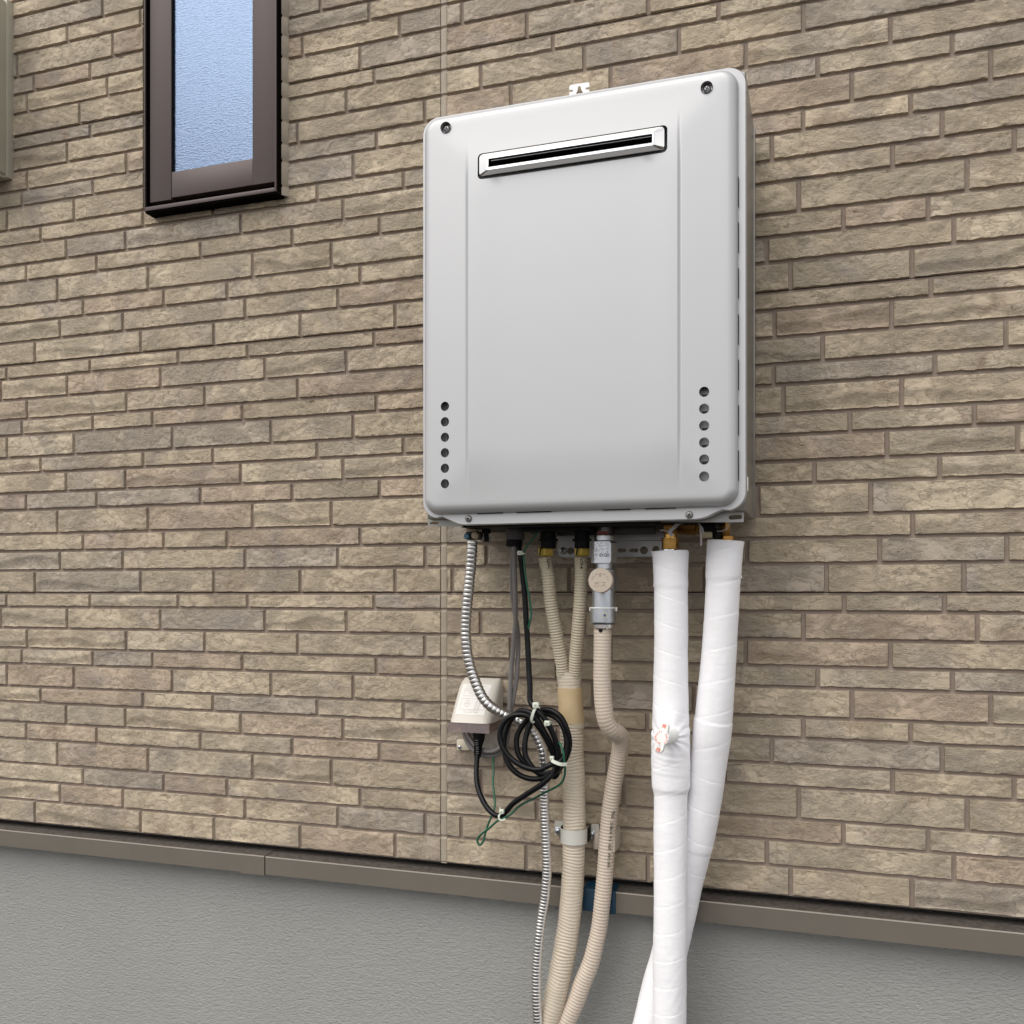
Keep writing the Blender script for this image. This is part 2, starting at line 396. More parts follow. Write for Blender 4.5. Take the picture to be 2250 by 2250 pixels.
# ------------------------------------------------------------------ siding wall
ROWH = [.0275, .0418, .0401, .0313, .0447, .0313, .0397, .0335, .0478, .0342, .0385, .0446]
B0 = .545; BH = .455; GAP = .0046; JG = .0050; DP = .0050       # brick faces stand DP in front of the coat
def X(u): return P(u, 1301, DP).x
XS0, XS1 = X(968.3), X(981.0)                 # sealant joint
LJ = {1: [197.2, 390.8, 543.2, 821.4], 2: [1.3, 147, 352, 581.5, 760.6], 3: [59, 276.9, 449, 653.8, 933], 4: [203.2, 334.4, 532, 826.6],
      5: [14.8, 161.8, 377.9, 594.9, 775.6], 6: [88.8, 313.9, 467.1, 696.4, 886.1], 7: [144.9, 275.1, 528.4, 753.3], 8: [56.9, 211.7, 440, 641.5, 833.5],
      9: [125.5, 324.8, 554.3, 727.7], 10: [181.9, 359, 498.3, 791.1], 11: [131.2, 269.2, 538, 741.9, 934], 12: [76.2, 308.6, 469.5, 659.2, 868]}
LJ4 = {12: [174, 520, 790.4], 11: [235.1, 664.6, 877.4], 10: [74, 197.4, 440, 810.6], 9: [37.3, 247, 470, 703.4], 8: [147, 308, 530, 860], 7: [225, 430, 640, 900], 6: [169, 380, 700]}
RP = {1: [1214.5, 1578.6, 1854.7, 2075.4], 2: [1055.8, 1283.3, 1491.7, 1764.9, 2147.7], 3: [1122.1, 1341.3, 1638.7, 1956.3], 4: [1223.7, 1470, 1796.8, 2092.5],
      5: [1060, 1303, 1524.6, 1871.7, 2177], 6: [1170, 1422.2, 1764.9, 2001], 7: [1225, 1450, 1695.9, 2070.2], 8: [1110, 1335.2, 1592, 1961.3],
      9: [1057.7, 1370, 1755.1, 2125.1], 10: [1178.8, 1475, 1853, 2039.7], 11: [1013.1, 1262, 1480, 1684.8, 2096.2], 12: [1156, 1423.3, 1737.1, 2003.7]}
RQ = {1: [1240, 1500, 2045.8], 2: [1120, 1400, 1701.6, 1959], 3: [1200, 1480, 1807.6, 2210.6], 4: [1090, 1400, 1700, 2054.2], 5: [1250, 1470, 1721.1, 1981.2],
      6: [1130, 1380, 1630, 1867.5, 2141], 7: [1220, 1480, 1948.9], 8: [1100, 1340, 1560, 1789.4, 2065], 9: [1240, 1450, 1665.6, 1913.2], 10: [1190, 1470, 2005.4],
      11: [1068.4, 1325, 1641, 1933, 2212.3], 12: [993.7, 1250, 1547.2, 1816, 2118]}
RQ4 = dict(RQ); RQ4[12] = [1157.3, 1423.9, 1720]; RQ4[11] = [1014.5, 1255, 1540]; RQ4[10] = [1110, 1370, 1650]
WX0, WX1, WZ0 = P(317, 450, .032).x, P(607, 422, .032).x, 1.7065          # window frame
WCX = X(632.5)                                                         # right side of the window's sealant
WOPL, WOPB = X(314.5), 1.717

def ht(x, z, w, h, kind, sd, pr):
    n = noise.fractal(Vector((x * 60 + sd, z * 95, sd * 1.7)), .9, 2.1, 4)
    big = noise.noise(Vector((x * 11 + sd * 3, z * 26, sd)))
    if kind == 0:                       # rough split face
        y = .0014 * n + .0009 * big - .0011 * abs(noise.noise(Vector((x * 70, z * 110, sd)))) + .0006
    elif kind == 1:                     # ledge: upper part proud, lower part falls away
        line = h * (pr + .16 * math.sin(x * 24 + sd) + .22 * noise.noise(Vector((x * 19, sd, 0))))
        t = (line - z) / .012
        y = .0009 - (.0022 * min(1, t) + (.0006 * t if t < 2 else 0) if t > 0 else 0) + .0009 * n
        y += .0009 * math.exp(-((z - line) / .0035) ** 2)
    elif kind == 2:                     # smooth with a few cracks
        y = .0007 * n + .0008 * big
        q = noise.noise(Vector((x * 22 + sd, z * 30, sd * 2))) + .25 * noise.noise(Vector((x * 80, z * 80, sd)))
        y -= .0017 * math.exp(-(q / .045) ** 2)
    else:                               # slanting flakes
        q = math.sin((x * 1.2 + z * 2.6 + .012 * noise.noise(Vector((x * 30, z * 30, sd)))) * 170 + sd)
        y = .0008 * n + .0004 * q * (1 + big) + .0006 * big
    return y
def brick_mesh(w, h, sd, fine=True):
    rnd = random.Random(sd); kind = rnd.choice([0, 0, 0, 1, 1, 2, 2, 2, 3]); pr = rnd.uniform(.35, .6)
    stp = .0030
    nx = max(6, int(w / stp)); nz = max(5, int(h / stp)); sd2 = rnd.uniform(0, 90)
    vs = []; ch = .0012
    for j in range(nz + 1):
        for i in range(nx + 1):
            x = w * i / nx; z = h * j / nz
            if i == 0: x0 = ch
            elif i == nx: x0 = w - ch
            else: x0 = x
            z0 = z
            if j == 0: z0 = ch + .0012 * noise.noise(Vector((x * 75, sd2, 5))) + .0006 * noise.noise(Vector((x * 220, sd2, 9)))
            if j == nz: z0 = h - ch + .0005 * noise.noise(Vector((x * 70, sd2, 2)))
            y = ht(x, z, w, h, kind, sd2, pr)
            e = min(x, w - x, z, h - z)
            y *= min(1, .35 + e / .004)
            vs.append((x0, -DP - y, z0))
    W = nx + 1; fs = [(j * W + i, j * W + i + 1, (j + 1) * W + i + 1, (j + 1) * W + i) for j in range(nz) for i in range(nx)]
    rim = [i for i in range(nx + 1)] + [j * W + nx for j in range(1, nz + 1)] + [nz * W + i for i in range(nx - 1, -1, -1)] + [j * W for j in range(nz - 1, 0, -1)]
    k = len(vs)
    for r in rim:
        x, y, z = vs[r]
        bx = 0. if r % W == 0 else (w if r % W == nx else x); bz = 0.0004 if r < W else (h if r >= nz * W else z)
        vs.append((bx, .0006, bz))
    n = len(rim)
    fs += [(rim[i], k + i, k + (i + 1) % n, rim[(i + 1) % n]) for i in range(n)]
    me = bpy.data.meshes.new('brick'); me.from_pydata(vs, [], fs); me.polygons.foreach_set('use_smooth', [True] * len(fs)); me.set_sharp_from_angle(angle=math.radians(42))
    me.materials.append(M_BRICK); return me

side_root = {}
side_root['L'] = empty('siding_wall', ((-1.2), 0, B0), 'beige stone-pattern siding wall left of the vertical sealant joint, around the narrow window', 'wall')
side_root['R'] = empty('siding_wall', ((-.2), 0, B0), 'beige stone-pattern siding wall right of the vertical sealant joint, behind the silver water heater', 'wall')
XL_END, XR_END = -3.1, 1.7
rc = random.Random(5)
cache = {}; nb = {'L': 0, 'R': 0}; far = {'L': MB(), 'R': MB()}
def add_brick(side, x0, x1, z0, z1, key, seen):
    if x1 - x0 < .004: return
    if seen:
        if key not in cache: cache[key] = brick_mesh(x1 - x0, z1 - z0, hash(key) % 100003)
        o = bpy.data.objects.new('brick', cache[key]); o.location = (x0, 0, z0); o.parent = side_root[side]
        o.matrix_parent_inverse = side_root[side].matrix_basis.inverted(); col.objects.link(o)
        c = rc.choice(TANC); f = rc.uniform(.92, 1.06); o.color = (c[0] * f, c[1] * f, c[2] * f, 1); nb[side] += 1
    else:
        c = .0012
        far[side].add([(x0, .0006, z0), (x1, .0006, z0), (x1, .0006, z1), (x0, .0006, z1), (x0 + c, -DP, z0 + c), (x1 - c, -DP, z0 + c), (x1 - c, -DP, z1 - c), (x0 + c, -DP, z1 - c)],
                      [(4, 5, 6, 7), (0, 1, 5, 4), (1, 2, 6, 5), (2, 3, 7, 6), (3, 0, 4, 7)])
def visible(x0, x1, z0, z1):
    for x in (x0, (x0 + x1) / 2, x1):
        for z in (z0, z1):
            d = Vector((x, H - DP)); fw = -x * S_ + d.y * C_; rt = x * C_ + d.y * S_
            u = 1125 + F_PX * rt / fw; v = 1301 - F_PX * (z - EYE) / fw
            if -8 < u < 2258 and -8 < v < 2258: return True
    return False
def hsh(*a):
    h = 7
    for q in a:
        for ch in str(q): h = (h * 131 + ord(ch)) % 1000003
    return h
hash = lambda k: hsh(*k)
for side in 'LR':
    for b in range(6):
        z = B0 + BH * (b + 1)
        for r in range(1, 13):
            h = ROWH[r - 1] * BH / sum(ROWH); zb = z - h; zt = z - GAP
            rr = random.Random(hsh(side, b if b > 3 else 0, r))
            if side == 'L':
                J = (LJ if b != 3 else LJ4).get(r, [150, 400, 660, 880]); js = [X(u) for u in J]
                pre = []; x = js[0]
                while x > XL_END: x -= rr.uniform(.15, .27); pre.append(x)
                js = pre[::-1] + js; edges = js + [XS0 + JG / 2]
            else:
                J = (RP if b in (0, 2) else (RQ4 if b == 3 else RQ)).get(r); js = [X(u) for u in J]
                x = js[-1]
                while x < XR_END: x += rr.uniform(.15, .27); js.append(x)
                edges = [XS1 - JG / 2] + js
            for i in range(len(edges) - 1):
                x0 = edges[i] + JG / 2; x1 = edges[i + 1] - JG / 2
                segs = [(x0, x1)]
                if side == 'L' and b <= 3 and (zb + zt) / 2 > WOPB:
                    segs = []
                    if x0 < WOPL: segs.append((x0, min(x1, WOPL)))
                    if x1 > WCX: segs.append((max(x0, WCX), x1))
                for (a, c) in segs:
                    kk = (side, 'P' if b in (0, 1, 2) and side == 'L' else b % 2, r, i, round(a, 3), round(c, 3)) if b < 3 else (side, b, r, i, round(a, 3), round(c, 3))
                    add_brick(side, a, c, zb, zt, kk, visible(a, c, zb, zt))
            z -= h
    o = far[side].build('outlying_bricks', M_BRICK, side_root[side], angle=None); o.color = (.40, .335, .245, 1); o['kind'] = 'stuff'
    # the coated boards under the relief, one per 455 mm course
    for b in range(6):
        mb = MB(); z0, z1 = B0 + BH * b + (.0004 if b else -.0022), B0 + BH * (b + 1) - .0010
        x0, x1 = (XL_END - .3, XS0) if side == 'L' else (XS1, XR_END + .3)
        if side == 'L' and z1 > WOPB and b <= 3:
            mb.box(x0, WOPL + .001, 0, .008, z0, z1); mb.box(WCX - .002, x1, 0, .008, z0, z1)
            if z0 < WOPB: mb.box(WOPL + .001, WCX - .002, 0, .008, z0, WOPB - .003)
        else: mb.box(x0, x1, 0, .008, z0, z1)
        mb.build('siding_board', M_MORTAR, side_root[side], angle=None)
    mb = MB()
    if side == 'L':
        mb.box(XL_END - .3, WOPL - .004, .0095, .03, B0 + .004, 3.4); mb.box(WCX + .003, -.6134, .0095, .03, B0 + .004, 3.4); mb.box(WOPL - .004, WCX + .003, .0095, .03, B0 + .004, WOPB - .01); mb.box(WOPL - .004, WCX + .003, .06, .07, WOPB - .01, 3.4)
    else: mb.box(-.6134, XR_END + .3, .0095, .03, B0 + .004, 3.4)
    mb.build('wall_backing', M_DARK, side_root[side], angle=None)

def bead(name, xa, xb, zlo, zhi, pfun, parent):
    """sealant strip whose front follows the board relief"""
    zs = []
    z = B0
    lev = []
    for b in range(6):
        zt = B0 + BH * (b + 1)
        for r in range(12):
            h = ROWH[r] * BH / sum(ROWH); lev.append((zt - h, zt - GAP, zt)); zt -= h
    pts = []
    for (a, c, t) in sorted(lev):
        pts += [(a - .0008, 0), (a + .0012, 1), (c - .0012, 1), (c + .0014, 0)]
    pts = [(z, k) for z, k in pts if zlo <= z <= zhi]; pts = [(zlo, 1)] + pts + [(zhi, 1)]
    vs = []; fs = []; cols = [0, .12, .35, .65, .88, 1]
    rn = random.Random(3)
    for (z, k) in pts:
        for q in cols:
            bulge = (1 - (2 * q - 1) ** 2) * .0008
            vs.append((xa + (xb - xa) * q, -(pfun(q) - .0026 * (1 - k) + bulge + rn.uniform(-.0001, .0001)), z))
    n = len(cols)
    for j in range(len(pts) - 1):
        for i in range(n - 1): fs.append((j * n + i, j * n + i + 1, (j + 1) * n + i + 1, (j + 1) * n + i))
    k = len(vs); m_ = len(pts)
    vs += [(xa, .006, p[0]) for p in pts] + [(xb, .006, p[0]) for p in pts]
    for j in range(m_ - 1):
        fs.append((j * n, (j + 1) * n, k + j + 1, k + j)); fs.append(((j + 1) * n - 1, k + m_ + j, k + m_ + j + 1, (j + 2) * n - 1))
    return mesh(name, vs, fs, M_CAULK, parent, angle=40)
bead('sealant_joint', XS0, XS1, B0 - .002, 3.2, lambda q: .0037, side_root['L'])

# ------------------------------------------------------------------ flashing and foundation
FT = .5305                                      # top edge of the flashing
fl = empty('base_flashing', (-.8, 0, FT), 'brown-grey metal flashing strip running under the stone siding, with one lapped joint', 'flashing')
def flash(name, x0, x1, out, zt, hh, parent, m=M_FLASH):
    pr = [(.02, zt + .003), (-out + .0012, zt + .0006), (-out, zt - .0004), (-out, zt - hh), (-out + .006, zt - hh - .0008), (.012, zt - hh + .002)]
    b = MB(); n = len(pr); b.add([(x, y, z) for x in (x0, x1) for y, z in pr], [tuple(range(n)), tuple(range(2 * n - 1, n - 1, -1))] + [(i, (i + 1) % n, (i + 1) % n + n, i + n) for i in range(n)])
    o = b.build(name, [m, M_DUST], parent, angle=20)
    for f in o.data.polygons:
        if f.normal.z > .8: f.material_index = 1
    return o
xa = P(528, 1890, .028).x; xb = P(582, 1895, .028).x
flash('flashing_length', XL_END - .3, xb - .002, .0275, FT, .0315, fl)
flash('flashing_length', xb + .0006, XR_END + .3, .0275, FT, .0315, fl)
flash('joint_cover', xa, xb - .0012, .0284, FT + .0006, .0338, fl)
M_FLASH_HI = mat('flashing_highlight', (.45, .41, .36), .3, metal=.2)  # highlight along the flashing's top edge, put in as a lighter colour
for (a, c, o_, z_) in ((XL_END - .3, xa, .0279, FT - .0002), (xa, xb - .0012, .0288, FT + .0004), (xb + .0006, XR_END + .3, .0279, FT - .0002)):
    b = MB(); b.box(a, c, -o_, -o_ + .0012, z_ - .0011, z_ + .0004); b.build('edge_highlight', M_FLASH_HI, fl, angle=None)
bt = MB(); x0 = P(1281, 1950, .03).x; x1 = P(1352, 1960, .03).x
pr = [(.004, FT + .0045), (-.0290, FT + .0012), (-.0296, FT - .001), (-.0298, FT - .0335), (-.0270, FT - .0345), (-.0285, FT - .001)]
rn = random.Random(8); NS = 8
for k in range(NS + 1):
    xx = x0 + (x1 - x0) * k / NS
    for y, z in pr: bt.v.append((xx + rn.uniform(-.0006, .0006), y + rn.uniform(-.0005, 0), z + rn.uniform(-.0008, .0008)))
n = len(pr)
for k in range(NS):
    for i in range(n): bt.f.append((k * n + i, k * n + (i + 1) % n, (k + 1) * n + (i + 1) % n, (k + 1) * n + i))
bt.f.append(tuple(range(n))); bt.f.append(tuple(NS * n + i for i in range(n)))
tag(bt.build('protective_tape', M_BLUE, angle=30), 'torn blue tape wrapped over the base flashing behind the pinkish gas hose', 'tape')
fw = MB(); fw.box(XL_END - .3, XR_END + .3, .010, .16, -.2, FT + .001)
tag(fw.build('foundation_wall', M_STUCCO, angle=None), 'grey rough-rendered concrete foundation wall below the brown flashing', 'wall')
# plain rest of the house behind and above
hs = MB(); hs.box(XL_END - .3, XR_END + .3, .165, 5.0, 0, 3.4)
hs.box(XL_END - .3, XR_END + .3, 0, .16, 3.402, 5.6)
tag(hs.build('house_body', mat('plain_siding', (.36, .30, .22), .9, var=.2, vscale=30), angle=None), 'plain upper storey of the house above the stone siding', 'house')

# ------------------------------------------------------------------ window
win = empty('window', ((WX0 + WX1) / 2, -.03, WZ0), 'narrow bronze-framed window with rippled glass, left of the water heater', 'window')
ZT = 2.62; PF = .032
fr = MB(); LIP = .0020
for (a, c) in ((WX0, WX0 + LIP), (WX1 - LIP * 1.9, WX1)): fr.bbox(a, c, -PF, .04, WZ0, ZT, .0005)
fr.bbox(WX0 + LIP, WX1 - LIP * 1.9, -PF, .04, WZ0, WZ0 + .0072, .0005); fr.bbox(WX0 + LIP, WX1 - LIP * 1.9, -PF, .04, ZT - .01, ZT, .0005)
fr.build('frame', M_BRONZE, win)
b = MB(); b.box(WX0 + .0005, WX1 - .0005, -.0300, .0, WZ0 - .0030, WZ0 - .0002); b.build('sill_shade', M_DARK, win, angle=None)  # black strip added as the shadow under the sill lip
gk = MB(); gk.box(WX0 + LIP, WX1 - LIP * 1.9, .022, .026, WZ0 + .009, ZT - .01); gk.box(WX0 + LIP + .0001, WX0 + .0046, -.0306, .012, WZ0 + .0076, ZT - .01); gk.box(WX0 + .0047, WX1 - .0045, -.020, .0119, WZ0 + .0076, WZ0 + .0110)
gk.build('sash_gap_shade', M_DARK, win, angle=None)  # black fill painted as the shade in the gap between frame and sash
sash = MB()
SY0, SY1 = -.0275, .010
sx0 = P(329.5, 420, .0275).x; sx1 = WX1 - .0052; st = P(376.5, 400, .0275).x; sr = P(554.5, 350, .0275).x
zb_ = P(377, 434, .0275).z; zg = P(378, 377.5, .0275).z
sash.bbox(sx0, st - .0003, SY0, SY1, zb_ - .0035, ZT - .018, .0008); sash.bbox(sr, sx1, SY0, SY1, zb_ - .0005, ZT - .018, .0008)
o = sash.build('stile', M_BRONZE, win)
rl = MB(); rl.bbox(st + .0004, sr - .0002, SY0 + .0006, SY1, zb_, zg, .0006); rl.build('bottom_rail', M_BRONZE, win)
rl = MB(); rl.bbox(st + .0004, sr - .0002, SY0 + .0006, SY1, ZT - .05, ZT - .018, .0006); rl.build('top_rail', M_BRONZE, win)
gs = MB(); gs.box(st, sr, -.0215, -.0180, zg - .002, ZT - .05); gs.build('glass_pane', M_GLASS, win, angle=None)
gs = MB(); gs.box(st, st + .0006, -.0265, -.0216, zg, ZT - .05); gs.build('glazing_seal', M_BLACK, win, angle=None)
cu = MB(); NC = 60; rq = random.Random(6)
for k in range(NC + 1):
    xx = st - .01 + (sr - st + .02) * k / NC; yy = .004 + .006 * math.sin(k * .55) * math.exp(-k * .045) - (.010 if k < 14 else 0) * math.sin(min(1, k / 14) * math.pi)
    cu.v += [(xx, yy, zg - .02), (xx, yy, ZT - .03)]
for k in range(NC): cu.f.append((2 * k, 2 * k + 2, 2 * k + 3, 2 * k + 1))
cu.build('curtain', mat('curtain_cloth', (.75, .73, .68), .9), win, angle=60, fixn=False)
b = MB(); xa_ = P(396, 300, -.001).x; b.box(xa_, xa_ + .0085, -.0065, -.006, zg - .02, ZT - .03); b.build('curtain_hem', mat('curtain_hem', (.16, .14, .11), .9), win, angle=None)
hd = MB(); xq = P(618, 380, .017).x; hd.box(WX1 - .0004, WX1 + .0008, -.0300, -.004, WZ0 + .0005, ZT); hd.build('side_gasket', M_DARK, win, angle=None)
bead('window_sealant', WX1 + .0008, WCX + .0012, WOPB - .011, ZT, lambda q: .0165 - .0115 * q, win)

# ------------------------------------------------------------------ beige cover box at the left edge
bx = P(33, 400, 0); bz1 = P(33, 14, 0).z
cb = empty('wall_cover_box', (bx.x - .15, -.06, bx.z), 'beige metal cover box fixed to the wall at the left edge, beside the window', 'cover box')
b = MB(); b.bbox(bx.x - .34, bx.x - .001, -.105, -.002, bx.z + .006, bz1, .006); b.build('box_body', M_BOX, cb, angle=30)
b = MB(); b.bbox(bx.x - .342, bx.x + .0005, -.020, -.0005, bx.z + .002, bz1 + .003, .001); b.build('back_rim', M_BOX, cb, angle=30)
b = MB(); b.bbox(bx.x - .335, bx.x - .006, -.094, -.012, bx.z + .0, bx.z + .0075, .002); b.build('bottom_tray', M_BOX, cb, angle=30)

# ------------------------------------------------------------------ water heater
wh = empty('water_heater', (-.333, -.1, 1.10), 'large silver wall-mounted gas water heater with a chrome exhaust slot', 'water heater')
FX0, FX1, FZ0, FZ1 = -.5652, -.1022, 1.1115, 1.6965
YF = -.200
# body case behind the flange
b = MB(); b.bbox(FX0 + .001, FX1 - .001, YF + .012, -.030, 1.1085, FZ1 - .001, .002); b.build('case', M_PAINT_SHADE, wh, angle=30)
b = MB(); b.bbox(FX0 + .004, FX1 + .0004, -.034, -.018, 1.110, FZ1 - .004, .001); b.build('case_back', M_PAINT_SHADE, wh, angle=30)
# flange plate
def arc(cx, cz, r, a0, a1, n=8): return [(cx + r * math.cos(math.radians(a0 + (a1 - a0) * k / n)), cz + r * math.sin(math.radians(a0 + (a1 - a0) * k / n))) for k in range(n + 1)]
RC = .024
tabz = 1.0985
out = arc(FX1 - RC, FZ1 - RC, RC, 0, 90) + arc(FX0 + RC, FZ1 - RC, RC, 90, 180) + arc(FX0 + RC, FZ0 + RC * .9, RC, 180, 262, 8)
out += [(FX0 + .030, FZ0 - .0005), (FX0 + .038, FZ0 - .004), (FX0 + .048, FZ0 - .0085), (FX0 + .056, tabz + .0012), (FX0 + .064, tabz), (FX1 - .066, tabz), (FX1 - .058, tabz + .0010), (FX1 - .049, FZ0 - .0095), (FX1 - .040, FZ0 - .005), (FX1 - .030, FZ0 - .001)]
out += arc(FX1 - RC, FZ0 + RC * .9, RC, 278, 360, 8)
plate('flange', out, [], YF, .0012, M_PAINT, wh)
# rolled edge of the flange: narrow rim going back
rim = MB(); n = len(out)
cen = Vector(((FX0 + FX1) / 2, (FZ0 + FZ1) / 2))
for (x, z) in out: rim.v += [(x, YF + .0004, z), (x + (.0010 if x > cen.x else -.0010), YF + .003, z + (.001 if z > cen.y else -.001)), (x + (.0010 if x > cen.x else -.0010), YF + .014, z + (.001 if z > cen.y else -.001)), (x, YF + .014, z)]
for i in range(n):
    j = (i + 1) % n
    for k in range(3): rim.f.append((i * 4 + k, j * 4 + k, j * 4 + k + 1, i * 4 + k + 1))
rim.build('flange_rim', M_PAINT, wh, angle=50)
# raised front panel with real openings
PX0, PX1, PZ0, PZ1 = -.5610, -.1110, 1.1135, 1.6925
RF = .0135; RR = .024
def sdf(x, z):
    cx, cz = (PX0 + PX1) / 2, (PZ0 + PZ1) / 2; qx = abs(x - cx) - (PX1 - PX0) / 2 + RR; qz = abs(z - cz) - (PZ1 - PZ0) / 2 + RR
    return -(min(max(qx, qz), 0) + math.hypot(max(qx, 0), max(qz, 0)) - RR)
RIB = [(-.4901, 1.128, 1.655), (-.1863, 1.128, 1.652)]
def sm(t): t = max(0, min(1, t)); return t * t * (3 - 2 * t)
def py(x, z):
    d = max(0, sdf(x, z)); t = min(1, d / RF)
    y = YF - .0005 - RF * math.sqrt(max(0, 1 - (1 - t) ** 2)) - .0030 * sm(d / .09)
    for k, (rx, a, c) in enumerate(RIB):
        f = sm((z - a) / .09) * sm((c - z) / .09)
        s = (x - rx) * (1 if k == 0 else -1)           # >0 towards the middle
        y += .0012 * f * (math.exp(-(s / .0012) ** 2)) - .0012 * f * sm((s - .0008) / .0022) * (1 - sm((s - .004) / .06))
    return y
holes = []
HL = [(-.5246, 1.1568 + .0224 * k) for k in range(6)]; HR = [(-.1542, 1.1531 + .0224 * k) for k in range(6)]
for x, z in HL + HR: holes.append(circle(x, z, .0068, 28, .97))
SC = [(-.5232, 1.6719), (-.1509, 1.6674)]
for x, z in SC: holes.append(circle(x, z, .0080, 26))
SLX0, SLX1 = P(1050.8, 365, .215).x, P(1467, 310, .215).x
SLZ1, SLZ0 = P(1070, 336.5, .215).z, P(1072, 393.5, .215).z
holes.append(rrect(SLX0, SLX1, SLZ0, SLZ1, .0065, 6))
outl = rrect(PX0, PX1, PZ0, PZ1, RR, 10)
ext = []
for k in range(1, 9):                                       # fillet rings
    d = RF * (1 - math.cos(math.radians(90 * k / 8)))
    r_ = max(RR - d, .004); ext += rrect(PX0 + d, PX1 - d, PZ0 + d, PZ1 - d, r_, 10)
xs = list(np.arange(PX0 + .018, PX1 - .016, .012)); zs = list(np.arange(PZ0 + .0185, PZ1 - .017, .012))
for rx, _, _ in RIB: xs += [rx + q for q in (-.004, -.0028, -.0016, -.0008, 0, .0008, .0016, .0028, .004, .006)]
# along the fillet edges
for z in zs:
    for x in xs: ext.append((x, z))
for k in range(0, 9):
    d = RF * (1 - math.cos(math.radians(90 * k / 8)))
    for z in zs: ext += [(PX0 + d, z), (PX1 - d, z)]
    for x in xs: ext += [(x, PZ0 + d), (x, PZ1 - d)]
outl_d = outl
pan = plate('front_panel', outl_d, holes, YF, .0011, M_PAINT, wh, extra=ext, yfun=py, angle=28)
# dark inside seen through the openings
b = MB(); b.box(PX0 + .01, PX1 - .01, YF + .0016, YF + .0035, PZ0 + .01, PZ1 - .01); b.build('inner_plate', M_DARK, wh, angle=None)
for (x, z) in HL:
    b = MB(); b.box(x + .001, x + .0026, YF - .010, YF - .002, z - .010, z + .010)
    b.build('inner_strip', mat('inner_dim', (.02, .02, .02), .5), wh, angle=None)
for (x, z) in HR[1:]:
    b = MB(); b.box(x - .004, x + .010, YF - .0035, YF - .002, z - .009, z - .001); b.build('inner_strip', mat('inner_grey', (.030, .030, .034), .5), wh, angle=None)
for (x, z) in SC:
    c = Vector((x, YF - .0098, z))
    lathe_obj('screw_cup', Vector((x, YF - .0088, z)), (0, -1, 0), [(.0079, .0078), (.0079, 0), (.0001, .0002)], mat('cup_steel', (.30, .30, .29), .4, metal=.4), wh, 26, caps=False)
    cross_screw(wh, c, .0052, washer=.0068)
for (u, v) in ((1029.5, 1139.5), (1514.5, 1131)):
    cross_screw(wh, P(u, v, .2005), .0050, mat('flange_screw', (.26, .26, .25), .45, metal=.6))
# vent slots at the foot of the panel's right side and bottom
def vent(x0, x1, y0, y1, z0, z1):
    b = MB(); b.box(x0, x1, y0, y1, z0, z1); b.build('vent_slot', M_DARK, wh, angle=None)
for v in (391, 490.5, 591, 692, 791.5, 891, 990.5):
    za = P(1622, v, .2).z; vent(PX1 - .0004, PX1 + .0003, YF - .0040, YF - .0004, za - .040, za)
for (u0, u1) in ((1050, 1106), (1136, 1212), (1326, 1386), (1418, 1486)):
    q0, q1 = P(u0, 1120, .2), P(u1, 1118, .2); vent(q0.x, q1.x, YF - .0038, YF - .0004, PZ0 - .0004, PZ0 + .0004)
b = MB(); q = P(1640, 1063, .185); b.bbox(FX1 + .0012, FX1 + .0022, -.187, -.178, P(1640, 1079, .185).z, P(1640, 1048, .185).z, .0003); b.build('side_clip', M_WPLAST, wh)

# chrome exhaust bezel
ex = MB()
ox0, ox1, oz0, oz1 = P(1054.2, 365, .215).x, P(1461.6, 310, .215).x, P(1072, 388.0, .215).z, P(1070, 339.5, .215).z
ix0, ix1, iz0, iz1 = P(1068.5, 360, .226).x, P(1437, 310, .226).x, P(1072, 373.5, .226).z, P(1072, 345.5, .226).z
sx0_, sx1_, sz0_, sz1_ = P(1072.6, 360, .226).x, P(1433, 310, .226).x, P(1074, 367.5, .226).z, P(1074, 348.6, .226).z
rings = [(rrect(ox0, ox1, oz0, oz1, .0060, 6), -.196), (rrect(ox0, ox1, oz0, oz1, .0060, 6), -.2175), (rrect(ox0 + .0006, ox1 - .0006, oz0 + .0006, oz1 - .0006, .0055, 6), -.2188),
         (rrect(ix0 - .0004, ix1 + .0004, iz0 - .0004, iz1 + .0004, .0022, 6), -.2256), (rrect(ix0, ix1, iz0, iz1, .0020, 6), -.2262), (rrect(sx0_, sx1_, sz0_, sz1_, .0012, 6), -.2262), (rrect(sx0_ + .0004, sx1_ - .0004, sz0_ + .0004, sz1_ - .0004, .0012, 6), -.2256), (rrect(sx0_ + .0006, sx1_ - .0006, sz0_ + .0006, sz1_ - .0006, .0012, 6), -.206)]
nr = len(rings[0][0])
for rg, y in rings: ex.v += [(x, y, z) for x, z in rg]
for j in range(len(rings) - 1):
    for i in range(nr): ex.f.append((j * nr + i, j * nr + (i + 1) % nr, (j + 1) * nr + (i + 1) % nr, (j + 1) * nr + i))
bz = ex.build('exhaust_bezel', M_CHROME, wh, angle=25)
b = MB(); b.box(sx0_ - .002, sx1_ + .002, -.2065, -.204, sz0_ - .002, sz1_ + .002); b.build('exhaust_duct', M_DARK, wh, angle=None)
b = MB(); b.box(sx0_ + .003, sx1_ - .002, -.2230, -.2222, sz1_ - .0022, sz1_ - .0016); b.build('duct_edge', M_SCREW, wh, angle=None)

